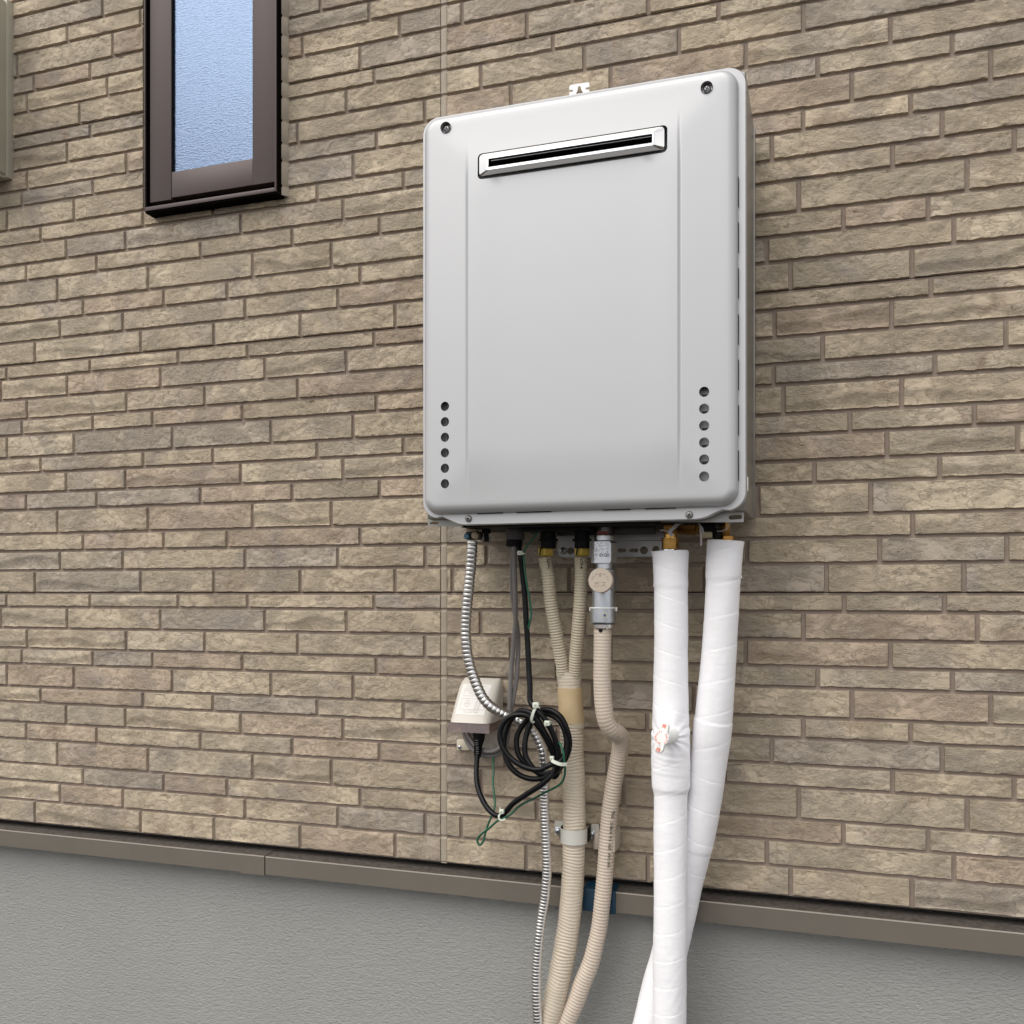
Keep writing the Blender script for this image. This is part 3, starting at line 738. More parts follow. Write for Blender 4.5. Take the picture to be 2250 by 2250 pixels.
# upper hanging bracket
def zz(x, y): q = P(1220 + x * .06211, 150 + y * .06211, .012); return (q.x, q.z)
pol = [zz(*q) for q in ((500, 1040), (500, 850), (600, 845), (640, 800), (640, 770), (600, 760), (495, 765), (495, 680), (540, 600), (1160, 495), (1205, 530), (1210, 665), (1110, 680), (1065, 720), (1075, 755), (1200, 760), (1210, 800), (1210, 1000))]
key = [zz(*q) for q in ((735, 930), (745, 870), (785, 800), (800, 680), (830, 640), (870, 630), (905, 660), (920, 760), (960, 810), (975, 860), (975, 900))]
plate('hanging_bracket', pol[::-1], [key], -.0125, .0022, mat('white_bracket', (.88, .88, .87), .35), wh)
# small end tabs of the lower frame
def uvpoly(pts, p): return [(P(u, v, p).x, P(u, v, p).z) for u, v in pts]
tl = uvpoly([(940, 1120), (940, 1156), (1017, 1157.5), (1017, 1125)], .175)
plate('frame_tab', tl, [uvpoly([(945, 1146), (945, 1152), (963, 1152.5), (963, 1146)], .175)], -.175, .0015, M_PAINT_SHADE, wh)
tr = uvpoly([(1530, 1122), (1450, 1147), (1600, 1147.5), (1634, 1147), (1635, 1122)], .175)
sl = uvpoly([(1601, 1135), (1604, 1132), (1628, 1130.5), (1631, 1134), (1630, 1139), (1627, 1140.5), (1605, 1142), (1601, 1139)], .175)
plate('frame_tab', tr, [sl], -.175, .0015, mat('tab_steel', (.36, .355, .35), .4, metal=.35), wh)
# hanging underside fittings
def cyl(name, u, v0, v1, p, w, m, parent, seg=24, rings=0, amp=.0004):
    a, c = P(u, v0, p), P(u, v1, p); r = w / 2 / M(u, p); L = a.z - c.z
    if rings:
        pr = []
        for k in range(rings * 4 + 1): pr.append((r - amp * (k % 4 in (0, 3)), L * k / (rings * 4)))
    else: pr = [(r * .94, 0), (r, r * .08), (r, L - r * .08), (r * .94, L)]
    return lathe_obj(name, (c.x, c.y, c.z), (0, 0, 1), pr, m, parent, seg)
cyl('drain_stub', 1038, 1140, 1169, .12, 27, M_KNOB, wh, rings=5)
cyl('drain_stub', 1068.5, 1150, 1190, .115, 12, M_BLACK, wh); cyl('drain_stub', 1068.5, 1162, 1172, .115, 19, M_BLACK, wh)
cyl('drain_stub', 1067, 1180, 1189, .11, 24, mat('grey_plastic', (.30, .29, .28), .5), wh)
cyl('cable_gland', 1132, 1155, 1186, .10, 42, mat('gland_grey', (.085, .075, .085), .5), wh, rings=8, amp=.0005)
cyl('cable_gland', 1130, 1184, 1201, .10, 36, M_BLACK, wh)
for u in (1205, 1279):
    cyl('socket', u, 1135, 1205, .105, 33, M_BLACK, wh); cyl('socket', u, 1184, 1189, .105, 43, M_BLACK, wh)
b = MB(); a = P(1020, 1146, .13); c = P(1400, 1180, .02); b.bbox(P(1045, 1150, .1).x, P(1590, 1150, .1).x, -.165, -.040, 1.0965, 1.1095, .002); b.build('base_tray', M_BLACK, wh)
b = MB(); b.bbox(P(1225, 1150, .08).x, P(1440, 1150, .08).x, -.085, -.070, P(1300, 1176, .08).z, 1.100, .001); b.build('inner_shield', mat('shield_grey', (.035, .035, .035), .5), wh)
b = MB(); b.bbox(P(1155, 1150, .12).x, P(1300, 1150, .12).x, -.14, -.09, P(1300, 1166, .12).z, 1.10, .002); b.build('inner_shield', M_BLACK, wh)

# lower wall bracket
lb = empty('wall_bracket', tuple(P(1330, 1205, .012)), 'pale perforated steel bracket screwed to the wall just under the water heater', 'bracket')
ol = uvpoly([(1229, 1222), (1225, 1212), (1225, 1190), (1440, 1188), (1470, 1188), (1470, 1222.5), (1240, 1225)], .012)
def ell(u, v, du, dv, p): q = P(u, v, p); m_ = M(u, p); return [(q.x + du / m_ * math.cos(t), q.z + dv / m_ * math.sin(t)) for t in [2 * math.pi * k / 20 for k in range(20)]]
def slot(u0, u1, v, r, p):
    m_ = M(u0, p); a, c = P(u0, v, p), P(u1, v, p); rr_ = r / m_; o = []
    for k in range(9): t = math.radians(90 + 180 * k / 8); o.append((a.x + rr_ * math.cos(t), a.z + rr_ * math.sin(t)))
    for k in range(9): t = math.radians(270 + 180 * k / 8); o.append((c.x + rr_ * math.cos(t), c.z + rr_ * math.sin(t)))
    return o
plate('bracket_plate', ol, [ell(1254, 1210.5, 8, 8, .012), ell(1415, 1209.5, 9, 9, .012), slot(1361, 1372, 1209.5, 4.5, .012), slot(1387, 1398, 1209.5, 4.5, .012), ell(1441, 1208, 8, 9, .012)], -.012, .002, M_PAINT, lb)
b = MB(); q0, q1 = P(1222, 1190, .02), P(1470, 1190, .02); b.bbox(q0.x, q1.x, -.0125, -.010, q0.z, q0.z + .0125, .0006); b.build('bracket_lip', M_PAINT, lb)
cross_screw(lb, P(1237.5, 1210, .013), .0058)

# ------------------------------------------------------------------ drain valve + flexible steel conduit
dv = empty('drain_valve', tuple(P(1038, 1178, .12)), 'tiny valve with a blue tag and beige knob, on top of the flexible steel hose', 'valve')
q = P(1028, 1178.5, .128); lathe_obj('blue_knob', q, (-.3, -1, 0), [(.0045, 0), (.0050, .001), (.0050, .004), (.0040, .005)], M_BLUEL, dv, 9)
q = P(1045, 1177, .128); lathe_obj('beige_knob', q, (.1, -1, 0), [(.0052, 0), (.0055, .001), (.0055, .005), (.004, .006)], M_KNOB, dv, 16)
b = MB(); q0, q1 = P(1022, 1186, .124), P(1056, 1167, .124); b.bbox(q0.x, q1.x, -.126, -.110, q0.z, q1.z, .003); b.build('valve_body', mat('valve_dark', (.05, .042, .035), .5), dv)
SP = .0066
def pr_steel(s, ph, L):
    t = (s / .0068 if s < .43 else .43 / .0068 + (s - .43) / .0051) % 1
    return .0006 * (max(0, 1 - (2 * t - 1) ** 4) - .5) - (.0005 if t > .84 else 0)
steel = [(1038, 1188, .118, 23), (1036.8, 1210, .118, 23), (1034.6, 1244, .115, 23), (1028.6, 1306, .112, 23), (1023.8, 1368, .108, 23), (1024.2, 1410, .106, 23), (1029.7, 1451, .103, 23), (1042, 1491, .10, 23),
         (1060.8, 1533, .098, 23), (1079.4, 1553.5, .096, 23), (1109, 1571, .088, 23), (1136, 1582.5, .082, 22), (1157, 1594.5, .080, 22), (1174, 1611.5, .078, 22), (1187, 1636, .076, 22), (1193, 1657, .075, 21), (1195.5, 1698, .072, 21),
         (1196.4, 1760, .07, 21), (1197.4, 1802, .07, 21), (1199.5, 1843, .07, 20.5), (1202, 1912, .07, 20.5), (1200, 1943, .07, 20.5), (1197, 1974, .07, 20.5), (1190, 2015.6, .072, 20), (1184.7, 2057, .075, 20), (1181, 2098, .076, 20), (1178.7, 2140, .077, 20), (1179, 2202, .078, 21),
         (1182, 2252, .078, 21), (1184, 2340, .08, 21), (1180, 2480, .09, 21), (1172, 2600, .10, 21), (1165, 2712, .10, 21)]
tag(tube('flexible_conduit', steel, M_STEEL, step=SP / 8, seg=24, prof=pr_steel), 'shiny ribbed flexible steel hose curving down from the heater across the outlet box', 'hose')

# ------------------------------------------------------------------ beige corrugated tubes joining into the wrapped pipe
def corr(pitch, amp, sharp=1.):
    def f(s, ph, L):
        t = (s / pitch) % 1; return amp * (abs(math.sin(math.pi * t)) ** .38 - .75)
    return f
tubeL = [(1196.5, 1224, .088, 27), (1199, 1240, .088, 27.5), (1204, 1265, .087, 28), (1211, 1327, .083, 28), (1222, 1389, .076, 28.5), (1233.5, 1451, .066, 28), (1238, 1480, .060, 27), (1241, 1500, .056, 26)]
tubeR = [(1276.6, 1224, .088, 29), (1277, 1265, .087, 28), (1274.5, 1327, .083, 28.5), (1270, 1389, .076, 28.5), (1264.5, 1451, .066, 28), (1263, 1480, .060, 27.5), (1261, 1500, .056, 26)]
tag(tube('corrugated_tube', tubeL, M_BEIGE, step=.0043 / 6, seg=24, prof=corr(.0043, .0022)), 'left-hand thin beige corrugated tube, the one nearer the black cord', 'tube')
tag(tube('corrugated_tube', tubeR, M_BEIGE, step=.0043 / 6, seg=24, prof=corr(.0043, .0022)), 'right-hand thin beige corrugated tube, the one nearer the gas valve', 'tube')
rk = random.Random(4)
for nm, u, d in (('left', 1197.5, 6), ('right', 1277.5, 3)):
    t = empty('brass_nut', tuple(P(u, 1211, .10)), 'yellow brass nut on top of the %s thin beige corrugated tube' % nm, 'nut')
    q = P(u, 1222, .098); r = 18.5 / M(u, .098)
    lathe_obj('nut_body', (q.x + .001, q.y, q.z), (0, 0, 1), [(r * .82, -.0004), (r, .0018), (r, .0112), (r * .82, .0134)], M_YELLOW, t, 6, angle=20)
    o = tube('black_strap', [(q.x - .0032, q.y - r * .93, q.z + .0115, .0010), (q.x - .0036, q.y - r * 1.04, q.z + .008, .0011), (q.x - .0046, q.y - r * 1.02, q.z + .001, .0010)], M_BLACK, t, step=.001, seg=8, raw=True)
    # torn opening below the nut
    vs = []; qq = P(u + (d + 2 if nm == 'left' else 0), 1226, .1035)
    mb = MB()
    for k in range(22):
        c_ = Vector((qq.x + rk.uniform(-.0026, .0026) * (1 - k / 26), qq.y - .0006, qq.z - .0007 * k - .001)); pt_ = [c_ + Vector((rk.uniform(-.0013, .0013), rk.uniform(-.0006, .0018), rk.uniform(-.0017, .0017))) for _ in range(4)]
        mb.add(pt_, [(0, 1, 2), (0, 3, 1), (1, 3, 2), (0, 2, 3)])
    mb.build('black_foam', M_BLACK, t, angle=None)
def pr_wrap(s, ph, L):
    t = ((s + .0010 * math.sin(ph * 2 + s * 60) + .0007 * math.sin(ph * 3 - s * 140)) / .0052) % 1
    a = .0010 + .0004 * math.sin(s * 37 + math.cos(ph))
    return a * (abs(math.sin(math.pi * t)) ** .7 - .6) + .0005 * noise.noise(Vector((s * 30, math.cos(ph), math.sin(ph))))
wrapc = [(1256, 1588, .050, 53), (1257.5, 1650, .047, 50), (1261, 1719, .046, 48.5), (1262, 1802, .045, 49), (1261, 1850, .045, 49), (1259.5, 1912, .045, 48.5), (1255.5, 1974, .046, 49), (1249, 2036, .048, 49), (1239, 2098, .050, 49.5), (1226.5, 2160, .053, 49.5), (1217.5, 2202, .055, 50), (1204, 2250, .058, 50), (1185, 2330, .065, 50), (1165, 2440, .075, 50), (1160, 2560, .08, 50), (1160, 2690, .085, 50)]
wp = empty('wrapped_pipe', tuple(P(1259, 1700, .045)), 'thick beige wrapped pipe fed by the two corrugated tubes, held by a white clamp', 'pipe')
tube('wrapped_hose', wrapc, M_WRAP, wp, step=.0052 / 6, seg=36, prof=pr_wrap)
def oval(name, rows, m, parent, seg=40, fold=0., step=.0012):
    """tube with separate left/right edges and an own depth: rows (uL, uR, v, p, ry)"""
    vs, fs = [], []
    dn = catmull([tuple(map(float, r)) for r in rows], 10); n = len(dn)
    for j, (ul, ur, v, p, ry) in enumerate(dn):
        a, c = P(ul, v, p), P(ur, v, p); cx = (a.x + c.x) / 2; rx = (c.x - a.x) / 2
        for k in range(seg):
            ph = 2 * math.pi * k / seg; f = fold * (noise.noise(Vector((v * .12 + math.cos(ph) * 1.4, math.sin(ph) * .5, j * .1))) + .5 * math.sin(v * .9 + ph * 1.5))
            vs.append((cx + (rx + f) * math.cos(ph), -p + (ry + f) * math.sin(ph), a.z))
    for j in range(n - 1):
        for k in range(seg): q = (k + 1) % seg; fs.append((j * seg + k, (j + 1) * seg + k, (j + 1) * seg + q, j * seg + q))
    fs.append(tuple(range(seg))); fs.append(tuple((n - 1) * seg + k for k in range(seg - 1, -1, -1)))
    return mesh(name, vs, fs, m, parent, angle=60)
oval('joint_wrap', [(1221, 1279, 1474, .057, .0120), (1223, 1278, 1484, .057, .0125), (1226, 1277, 1500, .056, .014), (1227, 1276, 1520, .055, .016)], M_WRAP, wp, fold=.00055)
oval('tan_tape_band', [(1226, 1279, 1510, .055, .0170), (1226.3, 1279.5, 1524, .054, .0180), (1227.5, 1281, 1555, .053, .0185), (1228.5, 1284, 1586, .051, .0185)], M_TAN, wp, fold=.00012)
oval('tape_edge', [(1229, 1284, 1585.5, .051, .0182), (1229.5, 1284.3, 1596, .050, .0180)], M_WRAP, wp)

# ------------------------------------------------------------------ gas valve and hose
gv = empty('gas_valve', tuple(P(1325, 1275, .10)), 'zinc gas valve with a round beige cap, on top of the thick pinkish hose', 'gas valve')
GP = .100
cyl('inlet_pipe', 1328, 1135, 1180, GP, 34, mat('dim_zinc', (.22, .22, .22), .4, metal=.8), gv)
b = MB(); q0, q1 = P(1312, 1175, GP + .0115), P(1336, 1167, GP + .0115); b.box(q0.x, q1.x, q0.y - .0005, q0.y + .004, q0.z, q1.z); b.build('red_tag', M_REDL, gv, angle=None)
cyl('collar', 1328.5, 1176, 1190, GP, 45, M_ZINC, gv)
q = P(1327.5, 1238, GP); r = 28 / M(1328, GP)
lathe_obj('union_nut', (q.x, q.y, q.z), (0, 0, 1), [(r * .82, 0), (r, .0022), (r, .0300), (r * .9, .0325)], M_ZINC, gv, 8, angle=20)
# written label on the nut
hw = 22 / M(1325, GP); cq = P(1324, 1213, GP)
lab = MB(); NSEG = 10; r2 = r + .0002
angs = [math.radians(-78 + 118 * k / NSEG) for k in range(NSEG + 1)]
for a_ in angs:
    lab.v += [(q.x + r2 * math.sin(a_), q.y - r2 * math.cos(a_) * 1.0, cq.z + dz) for dz in (-.0168, .0150)]
for k in range(NSEG): lab.f.append((2 * k, 2 * k + 2, 2 * k + 3, 2 * k + 1))
M_FOIL = mat('foil_label', (.66, .68, .74), .28, metal=.55)
lo = lab.build('valve_label', M_FOIL, gv, angle=60, fixn=False)
ik = MB(); rs = random.Random(12)
def lp(a_, dz, e=.0004): return Vector((q.x + (r2 + e) * math.sin(a_), q.y - (r2 + e) * math.cos(a_), cq.z + dz))
def ink(a0, z0, a1, z1, w=.00022):
    A, B_ = lp(a0, z0), lp(a1, z1); d = (B_ - A); n_ = Vector((0, -1, 0)).cross(d).normalized() * w
    if n_.length == 0: n_ = Vector((w, 0, 0))
    ik.add([A - n_, A + n_, B_ + n_, B_ - n_], [(0, 1, 2, 3)])
for dz in (.013, .0085, .0035, -.0025, -.0075):
    for k in range(8): ink(math.radians(-5 + 5.5 * k), dz, math.radians(-5 + 5.5 * (k + 1)), dz, .00012)
for k in range(95):
    a0 = math.radians(rs.uniform(-58, 34)); z0 = rs.uniform(-.002, .0125)
    if k < 45: a0 = math.radians(rs.uniform(-60, -14)); z0 = rs.uniform(-.014, .0135)
    ink(a0, z0, a0 + math.radians(rs.uniform(-6, 6)), z0 + rs.uniform(-.0022, .0022), .00020)
ik.build('label_writing', M_INKB, gv, angle=None, fixn=False)
text_mesh('label_writing', '0×/2×', .0062, frame_mat(lp(math.radians(-8), -.0073, .0008), (1, .12, 0), (0, 0, 1)), M_INKB, gv, .00005, .00008)
cyl('neck', 1328.5, 1236, 1252, GP, 38, M_ZINC, gv)
cyl('valve_barrel', 1326.5, 1250, 1338, GP, 51, M_ZINC, gv, 36)
q = P(1337, 1278, GP); q = P(1326.5, 1281, GP); lathe_obj('side_boss', q, (1, -.25, 0), [(.0120, .004), (.0120, .0165), (.0110, .0168), (.0110, .0178), (.0120, .0182), (.0120, .0192), (.0110, .0196), (.0110, .0204)], M_ZINC, gv, 30)
cyl('lower_collar', 1325.5, 1334, 1369, GP, 56, M_ZINC, gv, 36)
cyl('collar_rim', 1325.5, 1334, 1337, GP, 60, M_WPLAST, gv, 36)
for u in (1297.5, 1354): b = MB(); q = P(u, 1338.5, GP); b.bbox(q.x - .0016, q.x + .0016, q.y - .002, q.y + .002, q.z - .003, q.z + .003, .0008); b.build('collar_tab', M_WPLAST, gv)
cyl('seal_ring', 1326, 1367, 1371.5, GP, 50, M_INKB, gv, 36)
cyl('end_ring', 1326.5, 1370, 1381.5, GP, 48, M_CHROME, gv, 36)
q = P(1329, 1352, GP + .0195); lathe_obj('sticker', q, (.05, -1, 0), [(.0046, 0), (.0046, .0004)], mat('sticker_yellow', (.48, .50, .28), .5), gv, 20)
lathe_obj('sticker', q + Vector((0, -.0003, 0)), (.05, -1, 0), [(.0036, 0), (.0036, .0004)], M_ZINC, gv, 20)
lathe_obj('sticker', q + Vector((0, -.0006, 0)), (.05, -1, 0), [(.0023, 0), (.0023, .0004)], mat('sticker_blue', (.10, .13, .20), .5), gv, 8)
# cap
ca = P(1329, 1277, GP + .014); cf = P(1318.7, 1274.7, .139); axc = (cf - ca).normalized(); cr_ = 27.6 / M(1319, .139)
hC = (cf - ca).length
cap = lathe_obj('gas_cap', cf - axc * .0085, axc, [(cr_ * .93, -.003), (cr_ * 1.0, 0), (cr_ * 1.0, .0070), (cr_ * .97, .0082), (cr_ * .9, .0086), (.0001, .0088)], M_CAPG, gv, 48, angle=30)
lathe_obj('cap_stem', ca - axc * .01, axc, [(cr_ * .8, 0), (cr_ * .8, hC)], M_ZINC, gv, 30)
right = axc.cross(Vector((0, 0, 1))).normalized() * -1
if right.x < 0: right = -right
top_ = cf + axc * .0004
M_EMB = mat('cap_emboss', (.25, .18, .12), .55)
up_ = Vector((0, 0, 1))
text_mesh('cap_lettering', 'ガス', .0100, frame_mat(top_ - right * .0102 - up_ * .0098, right, up_), M_EMB, cap, .0003, -.0001)
em = MB()
def dash(x, z, L_, ang, w=.0005):
    d = right * math.cos(ang) + up_ * math.sin(ang); e = -right * math.sin(ang) + up_ * math.cos(ang); c = top_ + right * x + up_ * z
    em.add([c + d * L_ / 2 * i + e * w / 2 * j + axc * h for i in (-1, 1) for j in (-1, 1) for h in (0, .0003)], [(0, 1, 3, 2), (4, 6, 7, 5), (0, 4, 5, 1), (2, 3, 7, 6), (0, 2, 6, 4), (1, 5, 7, 3)])
for x in (-.0009, .0009): dash(x, .0078, .0052, math.pi / 2, .0003)
dash(0, .0052, .0018, 0, .0003)
for sgn in (-1, 1):
    dash(sgn * .0060, .0088, .0045, -sgn * .45, .0004); dash(sgn * .0102, .0052, .0026, -sgn * .35, .0004); dash(sgn * .0112, .0030, .0026, -sgn * .2, .0004); dash(sgn * .0118, .0006, .0022, 0, .0004)
em.build('cap_marks', M_EMB, cap, angle=None)
gh = empty('gas_hose', tuple(P(1324, 1450, .10)), 'thick pinkish-beige gas hose below the zinc valve, kinked sideways half way down', 'hose')
hose = [(1324, 1378, .100, 39), (1324, 1420, .100, 39), (1323.3, 1480, .100, 39), (1324.3, 1520, .099, 39.5), (1327, 1555, .098, 39.5), (1332, 1583, .095, 39), (1342, 1601, .088, 39), (1353, 1609, .078, 39), (1361.5, 1617, .066, 39), (1364.5, 1630, .058, 38), (1362.5, 1648, .052, 37), (1357, 1678, .048, 36.5), (1346, 1740, .044, 36.5), (1338, 1802, .042, 36.5), (1334, 1850, .042, 36), (1330, 1912, .042, 36), (1324, 1974, .043, 36), (1317, 2036, .044, 35.5), (1308, 2078, .046, 36), (1297, 2119, .048, 37.5), (1280, 2160, .050, 38), (1265, 2202, .052, 38), (1244, 2250, .055, 38), (1215, 2330, .060, 38), (1195, 2440, .070, 38), (1188, 2560, .075, 38), (1188, 2690, .075, 38)]
def pr_hose(s, ph, L):
    t = (s / .0050) % 1; k = .00050 if s < .17 else .00085
    return k * (abs(math.sin(math.pi * t)) ** .8 - .6)
tube('hose_jacket', hose, M_PINKB, gh, step=.0050 / 7, seg=32, prof=pr_hose)
q = P(1319.5, 1385, .1140); lathe_obj('jacket_hole', q, (0, -1, 0), [(.0030, 0), (.0030, .0006)], M_BLACK, gh, 14)
# print running down the hose
_, _, line = sweep(hose, .003, 8)
def hose_text(body, v0, size, off):
    z0 = P(1350, v0, .05).z; k0 = int(np.argmin(abs(line[:, 2] - z0))); k1 = min(len(line) - 1, k0 + 12)
    pos = Vector(line[k0, :3]); d = (Vector(line[k1, :3]) - pos).normalized(); rr_ = line[k0, 3]
    side = d.cross(Vector((0, -1, 0))).normalized(); side = side if side.x > 0 else -side
    nrm = (Vector((0, -1, 0)) * math.cos(off) + side * math.sin(off)).normalized(); up = nrm.cross(d)
    o_ = pos + nrm * (rr_ + .0003)
    text_mesh('hose_print', body, size, Matrix(((d.x, up.x, nrm.x, o_.x), (d.y, up.y, nrm.y, o_.y), (d.z, up.z, nrm.z, o_.z), (0, 0, 0, 1))), M_BLACK, gh, .00015)
hose_text('TKG', 1777, .0062, .42); hose_text('210616', 1803, .0062, .40); hose_text('ガス', 1836, .0050, .38); hose_text('-SUS', 1851, .0056, .38); hose_text('-PVC', 1871, .0056, .40); hose_text('-20A', 1891, .0056, .42)

# clamps on the wall
ck = empty('pipe_clamp', tuple(P(1262, 1835, .03)), 'off-white metal saddle clamp with two screws around the beige wrapped pipe', 'clamp')
def saddle(parent, rows, m):
    b = MB(); b.v = []; 
    return
c0 = P(1261, 1835, .045); rp = 25.5 / M(1261, .045); zt, zb2 = P(1261, 1819, .047).z, P(1261, 1851, .047).z
prof = []
xl = P(1219, 1835, .012).x; xr = P(1316, 1838, .012).x
ra = rp + .0030
path = [(xl, -.0125), (c0.x - ra - .0035, -.0125), (c0.x - ra - .0006, -.0150), (c0.x - ra, -.020)] + [(c0.x - ra * math.cos(t), -.045 - ra * math.sin(t)) for t in [math.radians(180 * k / 18) for k in range(19)]] + [(c0.x + ra, -.020), (c0.x + ra + .0006, -.0150), (c0.x + ra + .0035, -.0125), (xr, -.0125)]
b = MB(); n = len(path); TH2 = .0014
for (zz_, dz) in ((zt, 0), (zb2, 0)):
    for (x, y) in path: b.v.append((x, y, zz_))
    for (x, y) in path: b.v.append((x, y + TH2, zz_))
for i in range(n - 1):
    b.f += [(i, i + 1, 2 * n + i + 1, 2 * n + i), (n + i, 3 * n + i, 3 * n + i + 1, n + i + 1), (i, n + i, n + i + 1, i + 1), (2 * n + i, 2 * n + i + 1, 3 * n + i + 1, 3 * n + i)]
b.f += [(0, 2 * n, 3 * n, n), (n - 1, 2 * n - 1, 4 * n - 1, 3 * n - 1)]
M_CLAMP = mat('clamp_white', (.58, .57, .52), .45)
b.build('saddle_band', M_CLAMP, ck, angle=30)
for (u, v) in ((1226.5, 1826), (1301, 1833.5)):
    cross_screw(ck, P(u, v, .0135), .0046, M_ZINC, washer=.0062)
hk = empty('hose_holder', tuple(P(1330, 1848, .02)), 'small beige plastic clip holding the pinkish gas hose beside the white clamp', 'hose clip')
b = MB(); q0, q1 = P(1304, 1868, .030), P(1315.5, 1824, .030); b.bbox(q0.x, q1.x, -.026, -.006, q0.z, q1.z - .006, .0022); b.build('clip_arm', mat('clip_beige', (.52, .45, .38), .5), hk)
b = MB(); q0, q1 = P(1344.5, 1871, .040), P(1353.5, 1826, .040); b.bbox(q0.x, q1.x, -.048, -.006, q0.z, q1.z, .0022); b.build('clip_arm', MATS['clip_beige'], hk)
b = MB(); q0, q1 = P(1304, 1866, .010), P(1354, 1830, .010); b.bbox(q0.x, q1.x, -.012, -.006, q0.z, q1.z, .001); b.build('clip_base', MATS['clip_beige'], hk)

# ------------------------------------------------------------------ white wrapped pipes
def white_prof(pitch, ph0, flip, steps=(), seed=0, knot=None, R_=.026):
    def f(s, ph, L):
        sgn = flip(s)
        t = ((s + sgn * pitch * ph / (2 * math.pi)) / pitch + ph0 + .05 * math.sin(ph + s * 9)) % 1
        d = .00022 * (1 - t) - (.0004 if t > .975 else 0)               # overlapping tape edge
        d += .0007 * noise.noise(Vector((s * 14 + seed, math.cos(ph) * 1.2, math.sin(ph) * 1.2)))
        w = noise.noise(Vector((s * 70 + 2.2 * ph * sgn + seed, math.cos(ph) * 1.3, math.sin(ph) * 1.3)))
        d += .00045 * w * max(0, noise.noise(Vector((s * 9, ph * .5, seed + 4.))) + .25)
        for (a, b_, amp, sl) in steps:
            q = s - a - sl * math.sin(ph)
            if 0 < q < b_: d += amp * min(1, q / .003) * min(1, (b_ - q) / .006)
        if knot:                                                       # folds pulled towards the valve stem
            dx = math.atan2(math.sin(ph - knot[1]), math.cos(ph - knot[1])) * R_; ds = s - knot[0]; r = math.hypot(dx, ds)
            if r < .09:
                an = math.atan2(ds, dx)
                d += .0011 * math.exp(-r / .030) * math.sin(an * 11 + 2.5 * math.sin(an * 2) + r * 60) * min(1, r / .010)
                if ds > 0: d += .0006 * math.exp(-((ds - .035) / .022) ** 2) * (noise.noise(Vector((s * 190 + dx * 24, dx * 22, 7.))))
        return d
    return f
w1 = [(1473, 1210.5, .118, 78), (1473.5, 1225, .118, 76), (1474, 1260, .118, 73), (1474.2, 1300, .117, 72.5), (1474.3, 1400, .115, 72.5), (1474, 1500, .113, 75), (1473.5, 1560, .112, 79), (1473.5, 1620, .111, 81), (1474, 1700, .110, 80.5), (1474, 1730, .110, 78), (1473.6, 1742, .110, 73), (1473, 1850, .108, 73), (1473, 2000, .106, 72.5), (1472, 2100, .104, 73.5), (1471, 2250, .10, 72), (1470, 2400, .10, 72), (1468, 2550, .10, 72), (1466, 2740, .10, 72)]
a1 = empty('wrapped_water_pipe', tuple(P(1474, 1500, .11)), 'nearer straight pipe wrapped in white tape, with a small valve handle on its front', 'pipe', 'white-taped water pipes under the heater')
L0 = P(1474, 1210, .118).z
KPH = 0.0
def sv(v, p=.113): return L0 - P(1474, v, p).z
tube('white_wrap', w1, M_WTAPE, a1, step=.0013, seg=110, prof=white_prof(.040, .3, lambda s: 1 if s < .30 else -1, [(0, sv(1293), .0008, -.001), (sv(1600), sv(1742) - sv(1600), .0010, .003)], 3, (sv(1616), KPH)))
w2 = [(1594, 1188, .110, 78), (1593, 1205, .110, 76), (1591, 1240, .110, 75), (1587.5, 1300, .108, 74), (1582, 1400, .103, 74), (1573, 1520, .096, 79), (1565.5, 1600, .090, 81), (1560.5, 1650, .085, 78), (1546.5, 1750, .076, 76), (1528, 1850, .068, 76), (1507, 1933, .060, 76), (1489, 2016, .055, 76), (1469.5, 2098, .052, 76), (1452, 2160, .050, 76), (1430.5, 2250, .050, 78), (1408, 2340, .055, 78), (1390, 2440, .06, 78), (1380, 2560, .07, 78), (1378, 2720, .07, 78)]
a2 = empty('wrapped_water_pipe', tuple(P(1580, 1450, .10)), 'farther slanting pipe wrapped in white tape, passing behind the straight one', 'pipe', 'white-taped water pipes under the heater')
L0b = P(1594, 1188, .11).z
def sv2(v): return L0b - P(1570, v, .095).z
tube('white_wrap', w2, M_WTAPE, a2, step=.0014, seg=96, prof=white_prof(.047, .7, lambda s: -1 if s < .33 else 1, [(0, sv2(1275), .0009, .002), (sv2(1582), .20, .0010, -.002)], 11))
# frayed tape ends
def flap(parent, pts, p, m=M_WTAPE):
    pl = uvpoly(pts, p); b = MB(); b.prism(pl, -p - .0006, -p + .0006); b.build('tape_flap', m, parent, angle=None)
flap(a1, [(1436, 1212), (1431.3, 1210.5), (1433, 1222), (1437.5, 1240)], .118); flap(a1, [(1437.5, 1262), (1435.4, 1289), (1439, 1289.5)], .116)
flap(a2, [(1630, 1190), (1635.5, 1194), (1632, 1203), (1629.5, 1212)], .11); flap(a2, [(1626, 1252), (1631, 1270), (1627, 1269)], .108)
